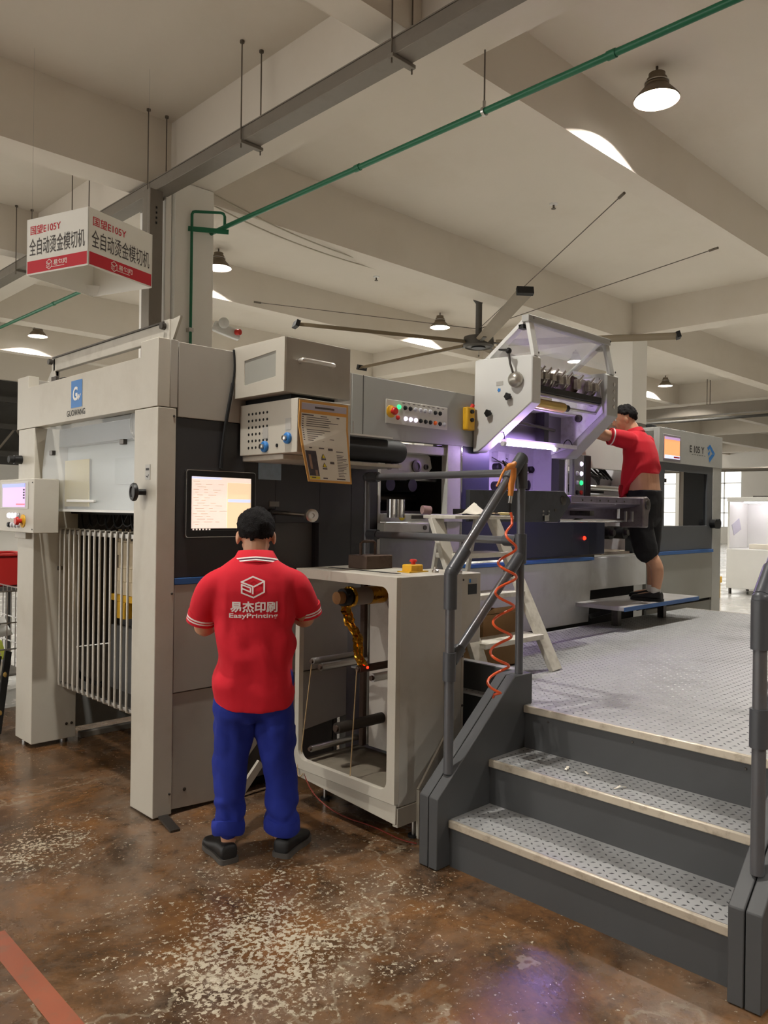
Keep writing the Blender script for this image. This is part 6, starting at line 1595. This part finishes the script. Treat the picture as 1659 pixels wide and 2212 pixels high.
# ---------------------------------------------------------------- worker at the touchscreen, seen from behind
w1 = thing('person', 'person in red polo and rolled blue trousers facing the monitor with head bowed', 'person', (2.145, 3.04, 0.0), R(55 - 90))
HT = Matrix.Translation((0.0, 0.088, 1.498)) @ Matrix.Rotation(R(-26), 4, 'X')
mb = MB(); head(mb, HT)
limb(mb, [(0, 0.012, 1.34), (0, 0.035, 1.41), (0, 0.062, 1.475)], [0.070, 0.060, 0.058])
loft(mb, [(0, 0.0, 0.70, 0.150, 0.105, 2.3), (0, 0, 0.80, 0.155, 0.11, 2.3), (0, 0, 0.92, 0.145, 0.10, 2.3), (0, 0, 1.10, 0.155, 0.10, 2.3), (0, .005, 1.24, 0.160, 0.095, 2.3), (0, .01, 1.31, 0.12, 0.075, 2.2), (0, .012, 1.38, 0.075, 0.06, 2)])
for sg, ez in ((-1, 1.065), (1, 1.10)):
    sh = (sg * 0.150, 0.010, 1.27); el = (sg * 0.238, 0.055, ez); wr = (sg * 0.115, 0.265, ez + 0.03)
    limb(mb, [sh, (sg * 0.210, 0.028, 1.18), el, (sg * 0.185, 0.17, ez + 0.01), wr], [0.050, 0.048, 0.044, 0.040, 0.028])
    hand(mb, wr, (-sg * 0.45, 0.85, 0.05), (sg * 0.35, 0.1, 0.93), 1 if sg < 0 else -1, 0.5)
for sg, kx, ax, ay in ((-1, -0.104, -0.108, -0.005), (1, 0.115, 0.134, 0.02)):
    limb(mb, [(sg * 0.085, 0, 0.74), (kx, 0.012, 0.45), (ax, ay - 0.012, 0.26), (ax, ay - 0.004, 0.085)], [0.078, 0.056, 0.052, 0.036])
    hx0, yw0 = ((-0.098, -0.075), 24) if sg < 0 else ((0.128, -0.045), -30)
    fd = Vector((-math.sin(R(yw0)), math.cos(R(yw0)), 0)); h0 = Vector((hx0[0], hx0[1], 0))
    limb(mb, [h0 + fd * 0.05 + Vector((0, 0, 0.055)), h0 + fd * 0.13 + Vector((0, 0, 0.046)), h0 + fd * 0.20 + Vector((0, 0, 0.036))], [0.027, 0.024, 0.016])
body1 = fuse(mb, 'body', 0.0055, 6, skin, w1)
face_bits(HT, body1)
hair_cap('hair', HT, w1, lambda v: (v.z > -0.066 + 0.62 * (v.y + 0.085) if v.y < 0.02 else v.z > 0.036 + 1.1 * (v.y - 0.02)) and not (abs(v.x) > 0.074 and v.z < 0.012 and v.y > -0.04), rough=0.007)
# trousers
def dt(p):
    f = 0.012 * noise.noise(Vector((p.x * 9, p.y * 9, p.z * 7 + 3))) + 0.005 * noise.noise(Vector((p.x * 22, p.y * 22, p.z * 16)))
    f += 0.010 * math.sin(p.z * 26 + p.x * 30 + 6 * noise.noise(p * 5)) * max(0, 1 - abs(p.z - 0.60) * 5)
    f += 0.007 * math.sin(p.z * 55 + 7 * noise.noise(p * 7)) * max(0, 1 - abs(p.z - 0.20) * 8)
    return f
mb = MB()
loft(mb, [(0, 0, 0.64, 0.12, 0.09, 2.4), (0, 0, 0.70, 0.182, 0.120, 2.5), (0, 0.0, 0.80, 0.180, 0.122, 2.5), (0, 0, 0.92, 0.165, 0.115, 2.4)])
for sg, kx, ax, ay in ((-1, -0.104, -0.108, -0.008), (1, 0.117, 0.136, 0.018)):
    limb(mb, [(sg * 0.088, 0.0, 0.74), (sg * 0.094, 0.005, 0.62), (kx, 0.012, 0.44), (ax, ay, 0.28), (ax, ay - 0.004, 0.165)], [0.100, 0.097, 0.081, 0.073, 0.070 if sg < 0 else 0.078], 20)
tr1 = fuse(mb, 'trousers', 0.008, 5, trous, w1, dt)
for sg, ax, ay, r in ((-1, -0.108, -0.010, 0.072), (1, 0.136, 0.014, 0.082)):
    mbc = MB(); pr2 = [(r - 0.004, 0.0), (r + 0.002, 0.008), (r + 0.004, 0.04), (r + 0.002, 0.066), (r - 0.008, 0.07), (r - 0.014, 0.03), (r - 0.012, 0.0), (r - 0.004, 0)]
    z0_ = 0.118 if sg < 0 else 0.100
    mbc.lathe(pr2, (ax, ay, z0_), 32, (0.04 * sg, 0.06, 1), cap=False)
    mbc.v = [v + Vector((noise.noise(v * 24) * 0.006, noise.noise(v * 20 + Vector((5, 0, 0))) * 0.006, 0.008 * math.sin(math.atan2(v.y - ay, v.x - ax) * 2 + sg))) for v in mbc.v]
    mbc.build('rolled_cuff', trous, tr1, local=True, smooth=60)
# side pocket flap on the right thigh
MB().prism([(0.02, 0.60), (0.10, 0.585), (0.10, 0.50), (0.02, 0.515)], 'x', 0.186, 0.197).build('thigh_pocket', trous, tr1, 0.004, local=True)
# polo shirt
def ds(p):
    f = 0.007 * noise.noise(Vector((p.x * 9, p.y * 9, p.z * 4))) + 0.0018 * noise.noise(Vector((p.x * 20, p.y * 20, p.z * 9)))
    side = max(0, min(1, (abs(p.x) - 0.09) / 0.08)) * max(0, min(1, (1.16 - p.z) / 0.12))
    f += 0.010 * side * math.sin(p.z * 30 + p.x * 26 + 5 * noise.noise(p * 4))
    f += 0.0045 * math.sin(p.x * 42 + 4 * noise.noise(p * 5)) * max(0, 1 - abs(p.z - 0.98) * 4.5)
    if p.y < -0.04: f += 0.0055 * math.exp(-((abs(p.x) - 0.135 + 0.02 * (p.z - 1.1)) / 0.014) ** 2) * max(0, 1 - abs(p.z - 1.16) * 5) + 0.004 * math.sin(p.z * 34 + 9 * p.x + 5 * noise.noise(p * 6)) * max(0, 1 - abs(p.z - 0.93) * 6)
    return f
mb = MB()
loft(mb, [(0.002, 0.0, 0.742, 0.192, 0.137, 2.5), (0.002, 0.0, 0.80, 0.192, 0.137, 2.5), (0, 0, 0.93, 0.180, 0.130, 2.4), (-0.002, 0.0, 1.06, 0.178, 0.124, 2.4), (-0.002, 0.0, 1.16, 0.186, 0.122, 2.4),
          (-0.002, 0.004, 1.245, 0.194, 0.120, 2.4), (0, 0.008, 1.295, 0.200, 0.112, 2.3), (0, 0.010, 1.328, 0.188, 0.102, 2.2), (0, 0.014, 1.356, 0.150, 0.092, 2.1), (0, 0.020, 1.380, 0.112, 0.084, 2.0), (0, 0.026, 1.404, 0.082, 0.072, 2.0)])
for sg, ez in ((-1, 1.105), (1, 1.135)):
    limb(mb, [(sg * 0.140, 0.008, 1.285), (sg * 0.188, 0.016, 1.245), (sg * 0.222, 0.032, 1.18), (sg * 0.237, 0.048, ez + 0.028)], [0.070, 0.077, 0.073, 0.068], 20)
sh1 = fuse(mb, 'polo_shirt', 0.0075, 12, shirt, w1, ds, hem=lambda p: Vector((0, 0, -0.045 * max(0, 1 - abs(p.y + 0.137) / 0.13) * max(0, min(1, (0.90 - p.z) / 0.15)))))
for sg, ez in ((-1, 1.105), (1, 1.135)):
    d = Vector((sg * 0.014, 0.018, -0.06)).normalized(); c = Vector((sg * 0.240, 0.050, ez + 0.028))
    for k, (o_, m_) in enumerate(((-0.004, shirt), (0.018, stripew), (0.0265, shirt), (0.031, stripew), (0.0385, shirt))):
        ln = (0.022, 0.0075, 0.0045, 0.0065, 0.012)[k]
        band('sleeve_band', m_, sh1, c + d * o_, c + d * (o_ + ln), 0.0685, 0.0685, 0.006)
# collar: folded band with two white stripes
def cband(name, m_, z0, z1, k0, k1, lift):
    mb = MB(); n = 40; vs = []
    for (f, off) in ((k0, lift), (k1, lift), (k1, lift - 0.006), (k0, lift - 0.006)):
        for i in range(n):
            a = 2 * math.pi * i / n
            rx = 0.118 - 0.036 * f + off; ry = 0.100 - 0.026 * f + off
            zz = z0 + (z1 - z0) * f + 0.014 * (-math.sin(a)) * (1 - 0.3 * f) - 0.010 * abs(math.cos(a)) * (1 - f)
            vs.append((rx * math.cos(a), 0.026 + 0.006 * f + ry * math.sin(a), zz))
    fs = []
    for k in range(4):
        k2 = (k + 1) % 4
        for i in range(n): fs.append((k * n + i, k * n + (i + 1) % n, k2 * n + (i + 1) % n, k2 * n + i))
    mb.add(vs, fs); return mb.build(name, m_, sh1, local=True, smooth=60)
cband('collar', shirt, 1.366, 1.422, 0.0, 1.0, 0.0)
cband('collar_stripe', stripew, 1.366, 1.422, 0.10, 0.20, 0.0015)
cband('collar_stripe', mat('navy_trim', (50, 30, 52), 0.8), 1.366, 1.422, 0.22, 0.30, 0.0013)
cband('collar_stripe', stripew, 1.366, 1.422, 0.32, 0.42, 0.0015)
# printed emblem and lettering on the back
MW = WM[w1.name]; MI = MW.inverted()
bv = BVHTree.FromPolygons([v.co.copy() for v in sh1.data.vertices], [tuple(p.vertices) for p in sh1.data.polygons])
def proj(p):
    q = MI @ p
    hit = bv.ray_cast(Vector((q.x, -1.0, q.z)), Vector((0, 1, 0)))
    y = hit[0].y - 0.007 if hit[0] is not None else q.y
    return MW @ Vector((q.x, y, q.z))
M3 = MW.to_3x3(); RXw, UZw = M3 @ Vector((1, 0, 0)), Vector((0, 0, 1))
def WP(x, z): return MW @ Vector((x, -0.12, z))
TX = 0.010
text_on('chinese_lettering', '易杰印刷', stripew, sh1, WP(-0.122 + TX, 1.152), RXw, Vector((0, 0, 1)) , 0.212, 0.050, 0.03, 0, proj)
text_on('latin_lettering', 'EasyPrinting', stripew, sh1, WP(-0.126 + TX, 1.122), RXw, UZw, 0.218, 0.026, 0.02, 0, proj)
hx = 0.051; hz = 0.0465
c = (0.0, 0.0); A, B, Cc, D, E_, F_ = (0, hz), (hx, hz * .56), (hx, -hz * .46), (0.004, -hz), (-hx * .96, -hz * .55), (-hx, hz * .48)
mid = (0.0, hz * 0.06); wS = 0.0068
qs = stroke([F_, A, B, Cc, D, E_, (-hx * .97, hz * 0.28)], wS) + stroke([F_, mid, (0.0, -hz * 0.62)], wS) + stroke([(hx * .12, hz * .06), B], wS)
qs += stroke([(-hx * .97, hz * 0.24), (-hx * .2, -hz * .08), (-hx * .2, -hz * .46), (-hx * .9, -hz * .14)], wS * 0.9)
poly_on('cube_emblem', subdiv_quads(qs, 4), stripew, sh1, WP(-0.022 + TX, 1.266), RXw, UZw, 0, proj)
for sg, hx_, yw in ((-1, (-0.098, -0.075, 0), 24), (1, (0.128, -0.045, 0), -30)): shoe(w1, hx_, yw, 0.27, 0.047)

# ---------------------------------------------------------------- worker on the foot step, seen from the side
w2 = thing('person', 'person in red polo and black shorts reaching into the tilted foil head', 'person', (6.66, 3.45, 0.85), R(0))
HT = Matrix.Translation((-0.015, 0.185, 1.645)) @ Matrix.Rotation(R(30), 4, 'Z') @ Matrix.Rotation(R(-16), 4, 'X')
mb = MB(); head(mb, HT)
limb(mb, [(0, 0.07, 1.46), (0, 0.11, 1.54), (-0.008, 0.15, 1.61)], [0.075, 0.062, 0.058])
loft(mb, [(0, -0.02, 0.74, 0.155, 0.11, 2.3), (0, -0.015, 0.86, 0.165, 0.125, 2.3), (0, -0.01, 0.98, 0.165, 0.130, 2.3), (0, 0.0, 1.08, 0.160, 0.128, 2.3), (0, 0.01, 1.2, 0.165, 0.12, 2.3), (0, 0.03, 1.34, 0.175, 0.11, 2.3), (0, 0.05, 1.44, 0.15, 0.09, 2.2), (0, 0.07, 1.50, 0.08, 0.06, 2)])
# near (left) arm stretched forward to the head, far arm too
limb(mb, [(-0.175, 0.05, 1.435), (-0.265, 0.12, 1.45), (-0.38, 0.19, 1.475), (-0.50, 0.17, 1.51), (-0.62, 0.13, 1.53)], [0.062, 0.054, 0.047, 0.042, 0.029])
hand(mb, (-0.62, 0.13, 1.53), (-1, -0.15, 0.1), (0, -0.2, 1), 1, 0.4)
limb(mb, [(0.175, 0.06, 1.43), (0.19, 0.20, 1.44), (0.13, 0.33, 1.47), (0.0, 0.42, 1.50), (-0.12, 0.45, 1.52)], [0.062, 0.054, 0.047, 0.042, 0.029])
hand(mb, (-0.12, 0.45, 1.52), (-1, 0.1, 0.1), (0, 0.2, 1), -1, 0.4)
for sg, ay in ((-1, -0.165), (1, -0.03)):
    x = sg * 0.095 + (0.03 if sg > 0 else 0.03)
    limb(mb, [(sg * 0.085, -0.02, 0.78), (x, -0.085 + (0.10 if sg > 0 else 0), 0.46), (x, ay - 0.012, 0.29), (x, ay, 0.08)], [0.088, 0.060, 0.056, 0.038])
    limb(mb, [(x, ay - 0.02, 0.055), (x, ay + 0.08, 0.045), (x, ay + 0.16, 0.035)], [0.030, 0.030, 0.022])
body2 = fuse(mb, 'body', 0.006, 6, skin, w2)
face_bits(HT, body2)
hair_cap('hair', HT, w2, lambda v: (v.z > -0.045 + 0.75 * (v.y + 0.085) if v.y < 0.03 else v.z > 0.042 + 0.5 * (v.y - 0.03)) and not (abs(v.x) > 0.072 and v.z < 0.02 and v.y > -0.045), rough=0.009, seed=4.0)
mb = MB()
loft(mb, [(0, -0.025, 0.66, 0.10, 0.09, 2.4), (0, -0.025, 0.74, 0.178, 0.132, 2.4), (0, -0.02, 0.86, 0.180, 0.142, 2.4), (0, -0.015, 0.985, 0.172, 0.138, 2.4)])
for sg in (-1, 1):
    limb(mb, [(sg * 0.092, -0.025, 0.80), (sg * 0.105 + .01, -0.04 + (0.03 if sg > 0 else 0), 0.62), (sg * 0.105 + 0.02, -0.085 + (0.09 if sg > 0 else 0), 0.43)], [0.112, 0.108, 0.102], 20)
def dsh(p): return 0.006 * noise.noise(Vector((p.x * 9, p.y * 9, p.z * 5))) + 0.003 * noise.noise(p * 22)
sho = fuse(mb, 'shorts', 0.009, 5, shorts_m, w2, dsh)
MB().box(-0.122, -0.118, -0.01, 0.01, 0.60, 0.606).build('white_fleck', stripew, sho, local=True)
# shirt: long in front, ridden up at the back
mb = MB()
loft(mb, [(0, 0.02, 1.10, 0.180, 0.150, 2.3), (0, 0.015, 1.18, 0.182, 0.145, 2.4), (0, 0.03, 1.32, 0.190, 0.135, 2.4), (0, 0.045, 1.42, 0.178, 0.115, 2.3), (0, 0.06, 1.48, 0.12, 0.09, 2.2), (0, 0.08, 1.525, 0.082, 0.075, 2)])
loft(mb, [(0, 0.135, 0.935, 0.150, 0.045, 2.4), (0, 0.13, 1.00, 0.165, 0.055, 2.4), (0, 0.105, 1.08, 0.178, 0.075, 2.4), (0, 0.06, 1.15, 0.182, 0.11, 2.4), (0, 0.04, 1.22, 0.180, 0.12, 2.4)])
limb(mb, [(-0.16, 0.055, 1.425), (-0.23, 0.095, 1.44), (-0.285, 0.135, 1.452)], [0.082, 0.080, 0.074], 20)
limb(mb, [(0.16, 0.06, 1.425), (0.19, 0.14, 1.43), (0.185, 0.20, 1.44)], [0.082, 0.080, 0.074], 20)
def ds2(p): return 0.006 * noise.noise(Vector((p.x * 7, p.y * 7, p.z * 5))) + 0.008 * math.sin(p.z * 24 + p.y * 30 + 5 * noise.noise(p * 4)) * max(0, 1 - abs(p.z - 1.1) * 4)
sh2 = fuse(mb, 'polo_shirt', 0.008, 8, shirt2, w2, ds2, hem=lambda p: Vector((0, 0, (0.10 * min(0, -(p.y + 0.06) / 0.12) + 0.03) * max(0, min(1, (1.22 - p.z) / 0.12)) if p.z > 1.03 else 0)))
dd = Vector((-0.055, 0.04, 0.012)).normalized(); c = Vector((-0.285, 0.135, 1.452))
for o_, ln, m_ in ((0.0, 0.02, shirt2), (0.02, 0.012, stripew), (0.032, 0.010, shirt2)): band('sleeve_band', m_, sh2, c + dd * o_, c + dd * (o_ + ln), 0.077, 0.077, 0.008)
mb = MB().lathe([(0.092, 0), (0.078, 0.045), (0.072, 0.045), (0.086, 0)], (0, 0.085, 1.495), 32, (0, 0.35, 1), cap=False); mb.build('collar', shirt2, sh2, local=True, smooth=60)
for sg, ay in ((-1, -0.165), (1, -0.03)):
    x = sg * 0.095 + 0.03
    so = MB().lathe([(0.034, 0.0), (0.043, 0.02), (0.043, 0.065), (0.036, 0.068), (0.03, 0.0)], (x, ay, 0.06), 24, cap=False).build('sock', sockm, w2, local=True, smooth=60)
    shoe(w2, (x, ay - 0.065, 0), 4 if sg < 0 else -4, 0.285, 0.047, rubber)
